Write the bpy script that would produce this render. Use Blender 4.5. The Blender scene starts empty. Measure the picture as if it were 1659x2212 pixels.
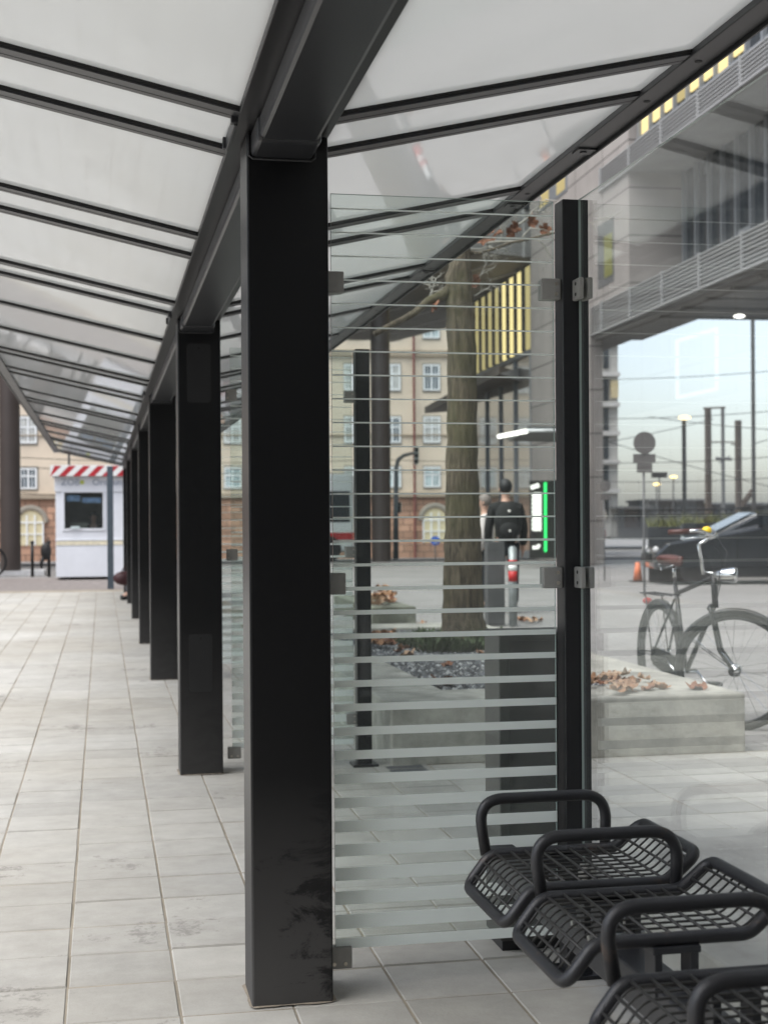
import bpy, bmesh, math, random
from mathutils import Vector, Matrix
random.seed(7)
S = bpy.context.scene
PI = math.pi
# ---------------------------------------------------------------- camera
F, YAW, ROLL, CH, HX, HY = 3067.0, math.radians(11.22), 0.0065, 1.305, 829.5, 1124.0
fw = Vector((math.sin(YAW), math.cos(YAW), 0)); rt = Vector((math.cos(YAW), -math.sin(YAW), 0)); up = Vector((0, 0, 1))
cu = (up + rt*ROLL).normalized(); cr = (rt - up*ROLL).normalized()
cam = bpy.data.cameras.new('camera'); co = bpy.data.objects.new('camera', cam); S.collection.objects.link(co)
co.location = (0, 0, CH)
co.rotation_euler = Matrix((cr, cu, -fw)).transposed().to_euler()
cam.sensor_fit = 'VERTICAL'; cam.sensor_height = 36; cam.lens = F/2212*36
cam.shift_y = (HY-1106)/2212; cam.clip_start = 0.05; cam.clip_end = 5000
cam.dof.use_dof = True; cam.dof.focus_distance = 4.2; cam.dof.aperture_fstop = 5.0
S.camera = co
# ---------------------------------------------------------------- world, sun, exposure
w = bpy.data.worlds.new('World'); S.world = w; w.use_nodes = True
nt = w.node_tree; nt.nodes.clear()
wo = nt.nodes.new('ShaderNodeOutputWorld'); bg = nt.nodes.new('ShaderNodeBackground')
sky = nt.nodes.new('ShaderNodeTexSky'); sky.sky_type = 'NISHITA'; sky.sun_disc = False
SUN_EL, SUN_AZ = math.radians(62), math.radians(248)
sky.sun_elevation = SUN_EL; sky.sun_rotation = SUN_AZ; sky.air_density = 1.0; sky.dust_density = 2.2; sky.ozone_density = 1.0
hs = nt.nodes.new('ShaderNodeHueSaturation'); hs.inputs['Saturation'].default_value = 0.58
nt.links.new(sky.outputs[0], hs.inputs['Color']); nt.links.new(hs.outputs[0], bg.inputs[0])
bg.inputs[1].default_value = 0.11; nt.links.new(bg.outputs[0], wo.inputs[0])
sl = bpy.data.lights.new('sun', 'SUN'); sl.energy = 1.7; sl.angle = math.radians(60); sl.color = (1, 0.98, 0.95)
so = bpy.data.objects.new('sun', sl); S.collection.objects.link(so)
sd = Vector((math.sin(SUN_AZ)*math.cos(SUN_EL), math.cos(SUN_AZ)*math.cos(SUN_EL), math.sin(SUN_EL)))
so.rotation_euler = sd.to_track_quat('Z', 'Y').to_euler(); so.location = (-20, 0, 40)
S.view_settings.view_transform = 'Standard'; S.view_settings.look = 'None'
S.view_settings.exposure = 1.45; S.view_settings.gamma = 1
S.cycles.max_bounces = 10; S.cycles.transparent_max_bounces = 24; S.cycles.diffuse_bounces = 5; S.cycles.glossy_bounces = 5
S.cycles.sample_clamp_indirect = 4.0; S.cycles.use_denoising = True

# ---------------------------------------------------------------- pixel helpers (photo at 1659 x 2212)
def ray(x, y):
    d = fw + cr*((x-HX)/F) + cu*((HY-y)/F)
    return d
def atz(x, y, z):
    d = ray(x, y); t = (z-CH)/d.z; return Vector((0, 0, CH)) + d*t
def atD(x, y, D):
    return Vector((0, 0, CH)) + ray(x, y)*D
def atY(x, y, Y):
    d = ray(x, y); return Vector((0, 0, CH)) + d*(Y/d.y)

# ---------------------------------------------------------------- materials
def _nodes(name):
    m = bpy.data.materials.new(name); m.use_nodes = True; n = m.node_tree; n.nodes.clear()
    o = n.nodes.new('ShaderNodeOutputMaterial'); return m, n, o
def N(n, t, **k):
    nd = n.nodes.new(t)
    for a, b in k.items(): setattr(nd, a, b)
    return nd
def mat(name, col, rough=0.5, metal=0.0, var=0.15, scale=8, bump=0.0, bscale=60, spec=0.5, emit=None, es=0, coat=0):
    m, n, o = _nodes(name); p = N(n, 'ShaderNodeBsdfPrincipled'); n.links.new(p.outputs[0], o.inputs[0])
    p.inputs['Roughness'].default_value = rough; p.inputs['Metallic'].default_value = metal
    p.inputs['Specular IOR Level'].default_value = spec
    if coat: p.inputs['Coat Weight'].default_value = coat; p.inputs['Coat Roughness'].default_value = 0.08
    tc = N(n, 'ShaderNodeTexCoord')
    c = (*col, 1)
    if var:
        nz = N(n, 'ShaderNodeTexNoise'); nz.inputs['Scale'].default_value = scale; nz.inputs['Detail'].default_value = 6; nz.inputs['Roughness'].default_value = 0.65
        n.links.new(tc.outputs['Object'], nz.inputs['Vector'])
        r = N(n, 'ShaderNodeValToRGB'); r.color_ramp.elements[0].position = 0.3; r.color_ramp.elements[1].position = 0.7
        r.color_ramp.elements[0].color = (*[v*(1-var) for v in col], 1); r.color_ramp.elements[1].color = (*[min(1, v*(1+var)) for v in col], 1)
        n.links.new(nz.outputs[0], r.inputs[0]); n.links.new(r.outputs[0], p.inputs['Base Color'])
    else: p.inputs['Base Color'].default_value = c
    if bump:
        nb = N(n, 'ShaderNodeTexNoise'); nb.inputs['Scale'].default_value = bscale; nb.inputs['Detail'].default_value = 5
        n.links.new(tc.outputs['Object'], nb.inputs['Vector'])
        b = N(n, 'ShaderNodeBump'); b.inputs['Strength'].default_value = bump; b.inputs['Distance'].default_value = 0.004
        n.links.new(nb.outputs[0], b.inputs['Height']); n.links.new(b.outputs[0], p.inputs['Normal'])
    if emit: p.inputs['Emission Color'].default_value = (*emit, 1); p.inputs['Emission Strength'].default_value = es
    return m
def glass_mat(name, tint=(0.93, 0.965, 0.95), haze=0.02, rough=0.0, boost=1.0):
    m, n, o = _nodes(name)
    g = N(n, 'ShaderNodeNewGeometry'); dt = N(n, 'ShaderNodeVectorMath', operation='DOT_PRODUCT')
    n.links.new(g.outputs['Normal'], dt.inputs[0]); n.links.new(g.outputs['Incoming'], dt.inputs[1])
    ab = N(n, 'ShaderNodeMath', operation='ABSOLUTE'); n.links.new(dt.outputs['Value'], ab.inputs[0])
    s1 = N(n, 'ShaderNodeMath', operation='SUBTRACT'); s1.inputs[0].default_value = 1; n.links.new(ab.outputs[0], s1.inputs[1])
    pw = N(n, 'ShaderNodeMath', operation='POWER'); pw.inputs[1].default_value = 5; n.links.new(s1.outputs[0], pw.inputs[0])
    ma = N(n, 'ShaderNodeMath', operation='MULTIPLY_ADD'); ma.inputs[1].default_value = 0.9; ma.inputs[2].default_value = 0.04*boost; n.links.new(pw.outputs[0], ma.inputs[0])
    t = N(n, 'ShaderNodeBsdfTransparent'); t.inputs[0].default_value = (*tint, 1)
    df = N(n, 'ShaderNodeBsdfDiffuse'); df.inputs[0].default_value = (0.75, 0.78, 0.77, 1)
    gl = N(n, 'ShaderNodeBsdfGlossy'); gl.inputs['Roughness'].default_value = rough; gl.inputs[0].default_value = (1, 1, 1, 1)
    m1 = N(n, 'ShaderNodeMixShader'); m1.inputs[0].default_value = haze; n.links.new(t.outputs[0], m1.inputs[1]); n.links.new(df.outputs[0], m1.inputs[2])
    m2 = N(n, 'ShaderNodeMixShader'); n.links.new(ma.outputs[0], m2.inputs[0]); n.links.new(m1.outputs[0], m2.inputs[1]); n.links.new(gl.outputs[0], m2.inputs[2])
    n.links.new(m2.outputs[0], o.inputs[0]); return m
def emit_mat(name, col, st):
    m, n, o = _nodes(name); e = N(n, 'ShaderNodeEmission'); e.inputs[0].default_value = (*col, 1); e.inputs[1].default_value = st
    n.links.new(e.outputs[0], o.inputs[0]); return m

STEEL = mat('anthracite_paint', (0.009, 0.0095, 0.011), 0.35, 0, 0.12, 3, 0.12, 350)
STEEL2 = mat('anthracite_profile', (0.026, 0.027, 0.03), 0.36, 0, 0.1, 3, 0.08, 300)
BLACK = mat('black_rubber', (0.004, 0.004, 0.004), 0.6, 0, 0)
def column_paint():
    m, n, o = _nodes('dusty_column_paint'); p = N(n, 'ShaderNodeBsdfPrincipled'); n.links.new(p.outputs[0], o.inputs[0])
    tc = N(n, 'ShaderNodeTexCoord'); sx = N(n, 'ShaderNodeSeparateXYZ'); n.links.new(tc.outputs['Object'], sx.inputs[0])
    # dust splashed up from the pavement, rubbed off in ragged patches
    mr = N(n, 'ShaderNodeMapRange'); mr.inputs['From Min'].default_value = 0.0; mr.inputs['From Max'].default_value = 0.62; mr.inputs['To Min'].default_value = 1; mr.inputs['To Max'].default_value = 0
    n.links.new(sx.outputs['Z'], mr.inputs['Value'])
    mp = N(n, 'ShaderNodeMapping'); mp.inputs['Scale'].default_value = (6, 6, 12); mp.inputs['Rotation'].default_value = (0, 0.5, 0.2); mp.inputs['Location'].default_value = (3.1, 0, 1.7)
    n.links.new(tc.outputs['Object'], mp.inputs[0])
    nz = N(n, 'ShaderNodeTexNoise'); nz.inputs['Scale'].default_value = 1.0; nz.inputs['Detail'].default_value = 7; nz.inputs['Roughness'].default_value = 0.75; nz.inputs['Distortion'].default_value = 0.6
    n.links.new(mp.outputs[0], nz.inputs['Vector'])
    # more wear towards the right (screen) edge
    ad = N(n, 'ShaderNodeMath', operation='MULTIPLY_ADD'); ad.inputs[1].default_value = -0.9; n.links.new(sx.outputs['X'], ad.inputs[0]); n.links.new(nz.outputs[0], ad.inputs[2])
    rp = N(n, 'ShaderNodeValToRGB'); rp.color_ramp.elements[0].position = 0.38; rp.color_ramp.elements[1].position = 0.47
    n.links.new(ad.outputs[0], rp.inputs[0])
    mu = N(n, 'ShaderNodeMath', operation='MULTIPLY'); n.links.new(mr.outputs[0], mu.inputs[0]); n.links.new(rp.outputs[0], mu.inputs[1])
    mx = N(n, 'ShaderNodeMix', data_type='RGBA'); mx.inputs['A'].default_value = (0.0055, 0.0056, 0.0063, 1); mx.inputs['B'].default_value = (0.06, 0.058, 0.056, 1)
    n.links.new(mu.outputs[0], mx.inputs['Factor']); n.links.new(mx.outputs['Result'], p.inputs['Base Color'])
    rr = N(n, 'ShaderNodeMapRange'); rr.inputs['To Min'].default_value = 0.3; rr.inputs['To Max'].default_value = 0.7; n.links.new(mu.outputs[0], rr.inputs['Value']); n.links.new(rr.outputs[0], p.inputs['Roughness'])
    p.inputs['Specular IOR Level'].default_value = 0.35
    nb = N(n, 'ShaderNodeTexNoise'); nb.inputs['Scale'].default_value = 350; n.links.new(tc.outputs['Object'], nb.inputs['Vector'])
    b = N(n, 'ShaderNodeBump'); b.inputs['Strength'].default_value = 0.12; b.inputs['Distance'].default_value = 0.003; n.links.new(nb.outputs[0], b.inputs['Height']); n.links.new(b.outputs[0], p.inputs['Normal'])
    return m
COLP = column_paint(); COLP2 = COLP.copy(); COLP2.name = 'lightly_dusty_column_paint'
for nd_ in COLP2.node_tree.nodes:
    if nd_.type == 'VALTORGB': nd_.color_ramp.elements[0].position = 0.05; nd_.color_ramp.elements[1].position = 0.6
    if nd_.type == 'MAP_RANGE' and abs(nd_.inputs['From Max'].default_value-0.62) < 1e-3: nd_.inputs['From Max'].default_value = 0.8; nd_.inputs['To Min'].default_value = 0.55
def schlick(n, f0, k=0.95):
    g = N(n, 'ShaderNodeNewGeometry'); dt = N(n, 'ShaderNodeVectorMath', operation='DOT_PRODUCT')
    n.links.new(g.outputs['Normal'], dt.inputs[0]); n.links.new(g.outputs['Incoming'], dt.inputs[1])
    ab = N(n, 'ShaderNodeMath', operation='ABSOLUTE'); n.links.new(dt.outputs['Value'], ab.inputs[0])
    s1 = N(n, 'ShaderNodeMath', operation='SUBTRACT'); s1.inputs[0].default_value = 1; n.links.new(ab.outputs[0], s1.inputs[1])
    pw = N(n, 'ShaderNodeMath', operation='POWER'); pw.inputs[1].default_value = 5; n.links.new(s1.outputs[0], pw.inputs[0])
    ma = N(n, 'ShaderNodeMath', operation='MULTIPLY_ADD'); ma.inputs[1].default_value = k; ma.inputs[2].default_value = f0; n.links.new(pw.outputs[0], ma.inputs[0])
    return ma.outputs[0]
def roof_mat():
    m, n, o = _nodes('white_roof_glass')
    p = N(n, 'ShaderNodeBsdfDiffuse'); p.inputs[0].default_value = (0.74, 0.75, 0.745, 1)
    t = N(n, 'ShaderNodeBsdfTranslucent'); t.inputs[0].default_value = (0.78, 0.79, 0.78, 1)
    x = N(n, 'ShaderNodeMixShader'); x.inputs[0].default_value = 0.45
    n.links.new(p.outputs[0], x.inputs[1]); n.links.new(t.outputs[0], x.inputs[2])
    g = N(n, 'ShaderNodeBsdfGlossy'); g.inputs['Roughness'].default_value = 0.035
    y = N(n, 'ShaderNodeMixShader'); n.links.new(schlick(n, 0.05), y.inputs[0]); n.links.new(x.outputs[0], y.inputs[1]); n.links.new(g.outputs[0], y.inputs[2])
    n.links.new(y.outputs[0], o.inputs[0]); return m
ROOF = roof_mat()
GLASS = glass_mat('clear_glass'); GLASS2 = glass_mat('side_glass', (0.98, 0.99, 0.985), 0.015, 0, 1.0)
GEDGE = mat('glass_edge', (0.3, 0.36, 0.34), 0.2, 0, 0)
def frost_mat():
    m, n, o = _nodes('frosted_glass'); d = N(n, 'ShaderNodeBsdfDiffuse'); d.inputs[0].default_value = (0.9, 0.93, 0.91, 1)
    t = N(n, 'ShaderNodeBsdfTranslucent'); t.inputs[0].default_value = (0.9, 0.93, 0.91, 1)
    x = N(n, 'ShaderNodeMixShader'); x.inputs[0].default_value = 0.45; n.links.new(d.outputs[0], x.inputs[1]); n.links.new(t.outputs[0], x.inputs[2])
    tr = N(n, 'ShaderNodeBsdfTransparent'); y = N(n, 'ShaderNodeMixShader'); y.inputs[0].default_value = 0.04
    n.links.new(x.outputs[0], y.inputs[1]); n.links.new(tr.outputs[0], y.inputs[2]); n.links.new(y.outputs[0], o.inputs[0]); return m
FROST = frost_mat()
ALU = mat('cast_aluminium', (0.27, 0.265, 0.25), 0.45, 0.1, 0.08, 20)
SCREW = mat('screw_steel', (0.5, 0.46, 0.4), 0.3, 0.9, 0)
CONC = mat('concrete', (0.42, 0.41, 0.38), 0.85, 0, 0.22, 3.2, 0.5, 45)
CONC2 = mat('rough_concrete', (0.34, 0.33, 0.29), 0.9, 0, 0.38, 5, 1.0, 28)
CHROME0 = mat('zinc_bolt', (0.6,0.6,0.58), 0.3, 0.9, 0)
BENCH = mat('charcoal_powder_coat', (0.017, 0.017, 0.019), 0.42, 0.0, 0.25, 9, 0.2, 300)
def wear(m_):
    n = m_.node_tree; p = [q for q in n.nodes if q.type == 'BSDF_PRINCIPLED'][0]; src = p.inputs['Base Color'].links[0].from_socket
    tc = N(n, 'ShaderNodeTexCoord'); nz = N(n, 'ShaderNodeTexNoise'); nz.inputs['Scale'].default_value = 7; nz.inputs['Detail'].default_value = 9; nz.inputs['Roughness'].default_value = 0.7; n.links.new(tc.outputs['Object'], nz.inputs['Vector'])
    r = N(n, 'ShaderNodeValToRGB'); r.color_ramp.elements[0].position = 0.58; r.color_ramp.elements[1].position = 0.72; n.links.new(nz.outputs[0], r.inputs[0])
    x = N(n, 'ShaderNodeMix', data_type='RGBA'); x.inputs['B'].default_value = (0.09, 0.055, 0.035, 1); n.links.new(r.outputs[0], x.inputs['Factor']); n.links.new(src, x.inputs['A']); n.links.new(x.outputs['Result'], p.inputs['Base Color'])
wear(BENCH)
WIRE = mat('wire_coat', (0.025, 0.024, 0.022), 0.5, 0.1, 0.2, 30)
BARK = None

# ---------------------------------------------------------------- mesh builder
class MB:
    def __init__(s): s.v = []; s.f = []; s.mi = []; s.m = 0
    def add(s, vs, fs):
        b = len(s.v); s.v += [tuple(v) for v in vs]; s.f += [tuple(i+b for i in f) for f in fs]; s.mi += [s.m]*len(fs); return s
    def box(s, x0, x1, y0, y1, z0, z1):
        return s.add([(x0,y0,z0),(x1,y0,z0),(x1,y1,z0),(x0,y1,z0),(x0,y0,z1),(x1,y0,z1),(x1,y1,z1),(x0,y1,z1)],
                     [(0,3,2,1),(4,5,6,7),(0,1,5,4),(1,2,6,5),(2,3,7,6),(3,0,4,7)])
    def hexa(s, p):   # 8 points: bottom ring 4, top ring 4
        return s.add(p, [(0,3,2,1),(4,5,6,7),(0,1,5,4),(1,2,6,5),(2,3,7,6),(3,0,4,7)])
    def bar(s, a, b, w, h, upv=(0,0,1)):
        a, b = Vector(a), Vector(b); d = (b-a).normalized(); u = Vector(upv)
        x = d.cross(u)
        if x.length < 1e-4: x = d.cross(Vector((1,0,0)))
        x.normalize(); y = x.cross(d); p = []
        for q in (a, b): p += [q-x*w/2-y*h/2, q+x*w/2-y*h/2, q+x*w/2+y*h/2, q-x*w/2+y*h/2]
        return s.add(p, [(3,2,1,0),(4,5,6,7),(0,1,5,4),(1,2,6,5),(2,3,7,6),(3,0,4,7)])
    def tube(s, pts, r, n=10, closed=False, cap=True):
        pts = [Vector(p) for p in pts]; k = len(pts); rs = r if isinstance(r, (list, tuple)) else [r]*k
        rings = []; pu = None
        for i, p in enumerate(pts):
            if closed: d = (pts[(i+1) % k]-pts[i-1])
            else: d = pts[min(i+1, k-1)]-pts[max(i-1, 0)]
            d.normalize()
            if pu is None:
                pu = d.orthogonal().normalized()
            pu = (pu - d*pu.dot(d)).normalized(); q = d.cross(pu)
            rings.append([p + (pu*math.cos(2*PI*j/n)+q*math.sin(2*PI*j/n))*rs[i] for j in range(n)])
        vs = [v for rg in rings for v in rg]; fs = []
        for i in range(k if closed else k-1):
            a, b = i*n, ((i+1) % k)*n
            # align closing ring
            off = 0
            if closed and i == k-1:
                off = min(range(n), key=lambda o: (vs[a]-vs[b+o]).length)
            for j in range(n): fs.append((a+j, a+(j+1) % n, b+(j+1+off) % n, b+(j+off) % n))
        if cap and not closed: fs.append(tuple(range(n))[::-1]); fs.append(tuple((k-1)*n+j for j in range(n)))
        return s.add(vs, fs)
    def cyl(s, a, b, r, n=16, r2=None): return s.tube([a, b], [r, r if r2 is None else r2], n)
    def prism(s, poly, axis, lo, hi):   # poly: list of 2D; axis 'x','y','z'
        k = len(poly)
        def P(a, b, t): return {'x': (t,a,b), 'y': (a,t,b), 'z': (a,b,t)}[axis]
        vs = [P(a,b,lo) for a,b in poly]+[P(a,b,hi) for a,b in poly]
        fs = [tuple(range(k))[::-1], tuple(range(k, 2*k))]+[(i,(i+1)%k,(i+1)%k+k,i+k) for i in range(k)]
        return s.add(vs, fs)
    def disc(s, c, nrm, r, n=16):
        nrm = Vector(nrm).normalized(); u = nrm.orthogonal().normalized(); q = nrm.cross(u); c = Vector(c)
        return s.add([c+(u*math.cos(2*PI*j/n)+q*math.sin(2*PI*j/n))*r for j in range(n)], [tuple(range(n))])
    def ball(s, c, r, n=10, m=6, sc=(1,1,1)):
        vs = []; fs = []
        for i in range(m+1):
            t = PI*i/m
            for j in range(n): vs.append((c[0]+r*sc[0]*math.sin(t)*math.cos(2*PI*j/n), c[1]+r*sc[1]*math.sin(t)*math.sin(2*PI*j/n), c[2]+r*sc[2]*math.cos(t)))
        for i in range(m):
            for j in range(n): fs.append((i*n+j, (i+1)*n+j, (i+1)*n+(j+1)%n, i*n+(j+1)%n))
        return s.add(vs, fs)
    def build(s, name, m, parent=None, local=False, smooth=False, bevel=0, label=None, recalc=True, attr=None):
        off = Vector((0,0,0))
        if parent is not None and not local:
            q = parent
            while q: off += q.location; q = q.parent
        loc = Vector((0,0,0))
        if parent is None:
            xs = [v[0] for v in s.v]; ys = [v[1] for v in s.v]; zs = [v[2] for v in s.v]
            loc = Vector(((min(xs)+max(xs))/2, (min(ys)+max(ys))/2, min(zs))); off = loc
        me = bpy.data.meshes.new(name); me.from_pydata([tuple(Vector(v)-off) for v in s.v], [], s.f)
        for mm in (m if isinstance(m, (list, tuple)) else [m]): me.materials.append(mm)
        if isinstance(m, (list, tuple)): me.polygons.foreach_set('material_index', s.mi)
        if recalc:
            bm = bmesh.new(); bm.from_mesh(me); bmesh.ops.recalc_face_normals(bm, faces=bm.faces); bm.to_mesh(me); bm.free()
        if smooth:
            me.polygons.foreach_set('use_smooth', [True]*len(me.polygons))
        o = bpy.data.objects.new(name, me); S.collection.objects.link(o); o.location = loc
        if parent is not None: o.parent = parent
        if bevel:
            b = o.modifiers.new('bevel', 'BEVEL'); b.width = bevel; b.segments = 2; b.limit_method = 'ANGLE'; b.harden_normals = False
        if smooth == 'auto' or (smooth and not bevel):
            pass
        if label: o['label'] = label
        return o
def tag(o, label=None, cat=None, group=None, kind=None):
    if label: o['label'] = label
    if cat: o['category'] = cat
    if group: o['group'] = group
    if kind: o['kind'] = kind
    return o
def thing(name, label, cat, loc=(0,0,0), rz=0, group=None):
    o = bpy.data.objects.new(name, None); S.collection.objects.link(o); o.location = loc; o.rotation_euler = (0, 0, rz)
    o.empty_display_size = 0.2; return tag(o, label, cat, group)
def copy_tree(o, parent=None):
    c = o.copy(); S.collection.objects.link(c); c.parent = parent
    for ch in [x for x in bpy.data.objects if x.parent == o]: copy_tree(ch, c)
    return c
def smooth_angle(o, ang=40):
    me = o.data; me.polygons.foreach_set('use_smooth', [True]*len(me.polygons))
    bm = bmesh.new(); bm.from_mesh(me)
    for e in bm.edges:
        if len(e.link_faces) == 2 and e.calc_face_angle(0) > math.radians(ang): e.smooth = False
    bm.to_mesh(me); bm.free(); return o
def arc(c, r, a0, a1, n, f):
    return [f(c[0]+r*math.cos(a0+(a1-a0)*i/n), c[1]+r*math.sin(a0+(a1-a0)*i/n)) for i in range(n+1)]
def fillet(pts, r, n=6):
    """round the inner corners of an open 3D polyline"""
    P = [Vector(p) for p in pts]; out = [P[0]]
    for i in range(1, len(P)-1):
        a, b, c = P[i-1], P[i], P[i+1]; ra = r[i] if isinstance(r, (list, tuple)) else r
        u = (a-b).normalized(); v = (c-b).normalized(); ang = u.angle(v); d = min(ra/math.tan(ang/2), (a-b).length*0.49, (c-b).length*0.49)
        p, q = b+u*d, b+v*d
        for k in range(n+1):
            t = k/n; out.append(p*(1-t)**2 + b*2*t*(1-t) + q*t*t)
    out.append(P[-1]); return out

# ================================================================ GROUND
def paver_mat():
    m, n, o = _nodes('concrete_paving_slabs'); p = N(n, 'ShaderNodeBsdfPrincipled'); n.links.new(p.outputs[0], o.inputs[0]); p.inputs['Roughness'].default_value = 0.8
    tc = N(n, 'ShaderNodeTexCoord'); at = N(n, 'ShaderNodeAttribute', attribute_name='tone')
    mp = N(n, 'ShaderNodeMapping'); mp.inputs['Scale'].default_value = (1.3, 1.5, 1); n.links.new(tc.outputs['Object'], mp.inputs[0])
    nz = N(n, 'ShaderNodeTexNoise'); nz.inputs['Scale'].default_value = 5; nz.inputs['Detail'].default_value = 8; nz.inputs['Roughness'].default_value = 0.7; n.links.new(mp.outputs[0], nz.inputs['Vector'])
    n2 = N(n, 'ShaderNodeTexNoise'); n2.inputs['Scale'].default_value = 0.8; n2.inputs['Detail'].default_value = 3; n.links.new(tc.outputs['Object'], n2.inputs['Vector'])
    sm = N(n, 'ShaderNodeMath', operation='MULTIPLY_ADD'); sm.inputs[1].default_value = 0.75; n.links.new(nz.outputs[0], sm.inputs[0])
    s2 = N(n, 'ShaderNodeMath', operation='MULTIPLY_ADD'); s2.inputs[1].default_value = 0.25; n.links.new(n2.outputs[0], s2.inputs[0]); n.links.new(at.outputs['Fac'], s2.inputs[2]); n.links.new(s2.outputs[0], sm.inputs[2])
    rp = N(n, 'ShaderNodeValToRGB'); e = rp.color_ramp.elements; e[0].position = 0.25; e[0].color = (0.29, 0.283, 0.262, 1); e[1].position = 0.9; e[1].color = (0.49, 0.482, 0.452, 1)
    n.links.new(sm.outputs[0], rp.inputs[0])
    # scuffs and spots of dark dirt
    v = N(n, 'ShaderNodeTexNoise'); v.inputs['Scale'].default_value = 14; v.inputs['Detail'].default_value = 9; v.inputs['Roughness'].default_value = 0.8; n.links.new(tc.outputs['Object'], v.inputs['Vector'])
    v2 = N(n, 'ShaderNodeTexNoise'); v2.inputs['Scale'].default_value = 1.7; v2.inputs['Detail'].default_value = 2; n.links.new(tc.outputs['Object'], v2.inputs['Vector'])
    vm = N(n, 'ShaderNodeMath', operation='MULTIPLY'); n.links.new(v.outputs[0], vm.inputs[0]); n.links.new(v2.outputs[0], vm.inputs[1])
    vr = N(n, 'ShaderNodeValToRGB'); vr.color_ramp.elements[0].position = 0.335; vr.color_ramp.elements[1].position = 0.385; n.links.new(vm.outputs[0], vr.inputs[0])
    vf = N(n, 'ShaderNodeMath', operation='MULTIPLY'); vf.inputs[1].default_value = 0.6; n.links.new(vr.outputs[0], vf.inputs[0])
    mx = N(n, 'ShaderNodeMix', data_type='RGBA'); mx.inputs['B'].default_value = (0.16, 0.15, 0.14, 1); n.links.new(vf.outputs[0], mx.inputs['Factor']); n.links.new(rp.outputs[0], mx.inputs['A'])
    vo = N(n, 'ShaderNodeTexVoronoi'); vo.inputs['Scale'].default_value = 3.2; n.links.new(tc.outputs['Object'], vo.inputs['Vector'])
    sc_ = N(n, 'ShaderNodeSeparateColor'); n.links.new(vo.outputs['Color'], sc_.inputs[0])
    th_ = N(n, 'ShaderNodeMath', operation='MULTIPLY'); th_.inputs[1].default_value = 0.075; n.links.new(sc_.outputs[0], th_.inputs[0])
    lt = N(n, 'ShaderNodeMath', operation='LESS_THAN'); n.links.new(vo.outputs['Distance'], lt.inputs[0]); n.links.new(th_.outputs[0], lt.inputs[1])
    gt = N(n, 'ShaderNodeMath', operation='GREATER_THAN'); gt.inputs[1].default_value = 0.55; n.links.new(sc_.outputs[1], gt.inputs[0])
    gm_ = N(n, 'ShaderNodeMath', operation='MULTIPLY'); n.links.new(lt.outputs[0], gm_.inputs[0]); n.links.new(gt.outputs[0], gm_.inputs[1])
    g2_ = N(n, 'ShaderNodeMath', operation='MULTIPLY'); g2_.inputs[1].default_value = 0.55; n.links.new(gm_.outputs[0], g2_.inputs[0])
    m3_ = N(n, 'ShaderNodeMix', data_type='RGBA'); m3_.inputs['B'].default_value = (0.1, 0.095, 0.09, 1); n.links.new(g2_.outputs[0], m3_.inputs['Factor']); n.links.new(mx.outputs['Result'], m3_.inputs['A'])
    # broad warm and cool blotches
    n5 = N(n, 'ShaderNodeTexNoise'); n5.inputs['Scale'].default_value = 0.55; n5.inputs['Detail'].default_value = 5; n.links.new(tc.outputs['Object'], n5.inputs['Vector'])
    r5 = N(n, 'ShaderNodeValToRGB'); r5.color_ramp.elements[0].position = 0.35; r5.color_ramp.elements[0].color = (0.86, 0.835, 0.79, 1); r5.color_ramp.elements[1].position = 0.6; r5.color_ramp.elements[1].color = (1, 1, 1, 1); n.links.new(n5.outputs[0], r5.inputs[0])
    m5 = N(n, 'ShaderNodeMix', data_type='RGBA', blend_type='MULTIPLY'); m5.inputs['Factor'].default_value = 0.8; n.links.new(m3_.outputs['Result'], m5.inputs['A']); n.links.new(r5.outputs[0], m5.inputs['B'])
    n.links.new(m5.outputs['Result'], p.inputs['Base Color'])
    nb = N(n, 'ShaderNodeTexNoise'); nb.inputs['Scale'].default_value = 90; nb.inputs['Detail'].default_value = 6; n.links.new(tc.outputs['Object'], nb.inputs['Vector'])
    b = N(n, 'ShaderNodeBump'); b.inputs['Strength'].default_value = 0.35; b.inputs['Distance'].default_value = 0.003; n.links.new(nb.outputs[0], b.inputs['Height']); n.links.new(b.outputs[0], p.inputs['Normal'])
    return m
PAVER = paver_mat()
SAND = mat('joint_sand', (0.25, 0.22, 0.175), 0.95, 0, 0.3, 3, 0.5, 120)
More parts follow.
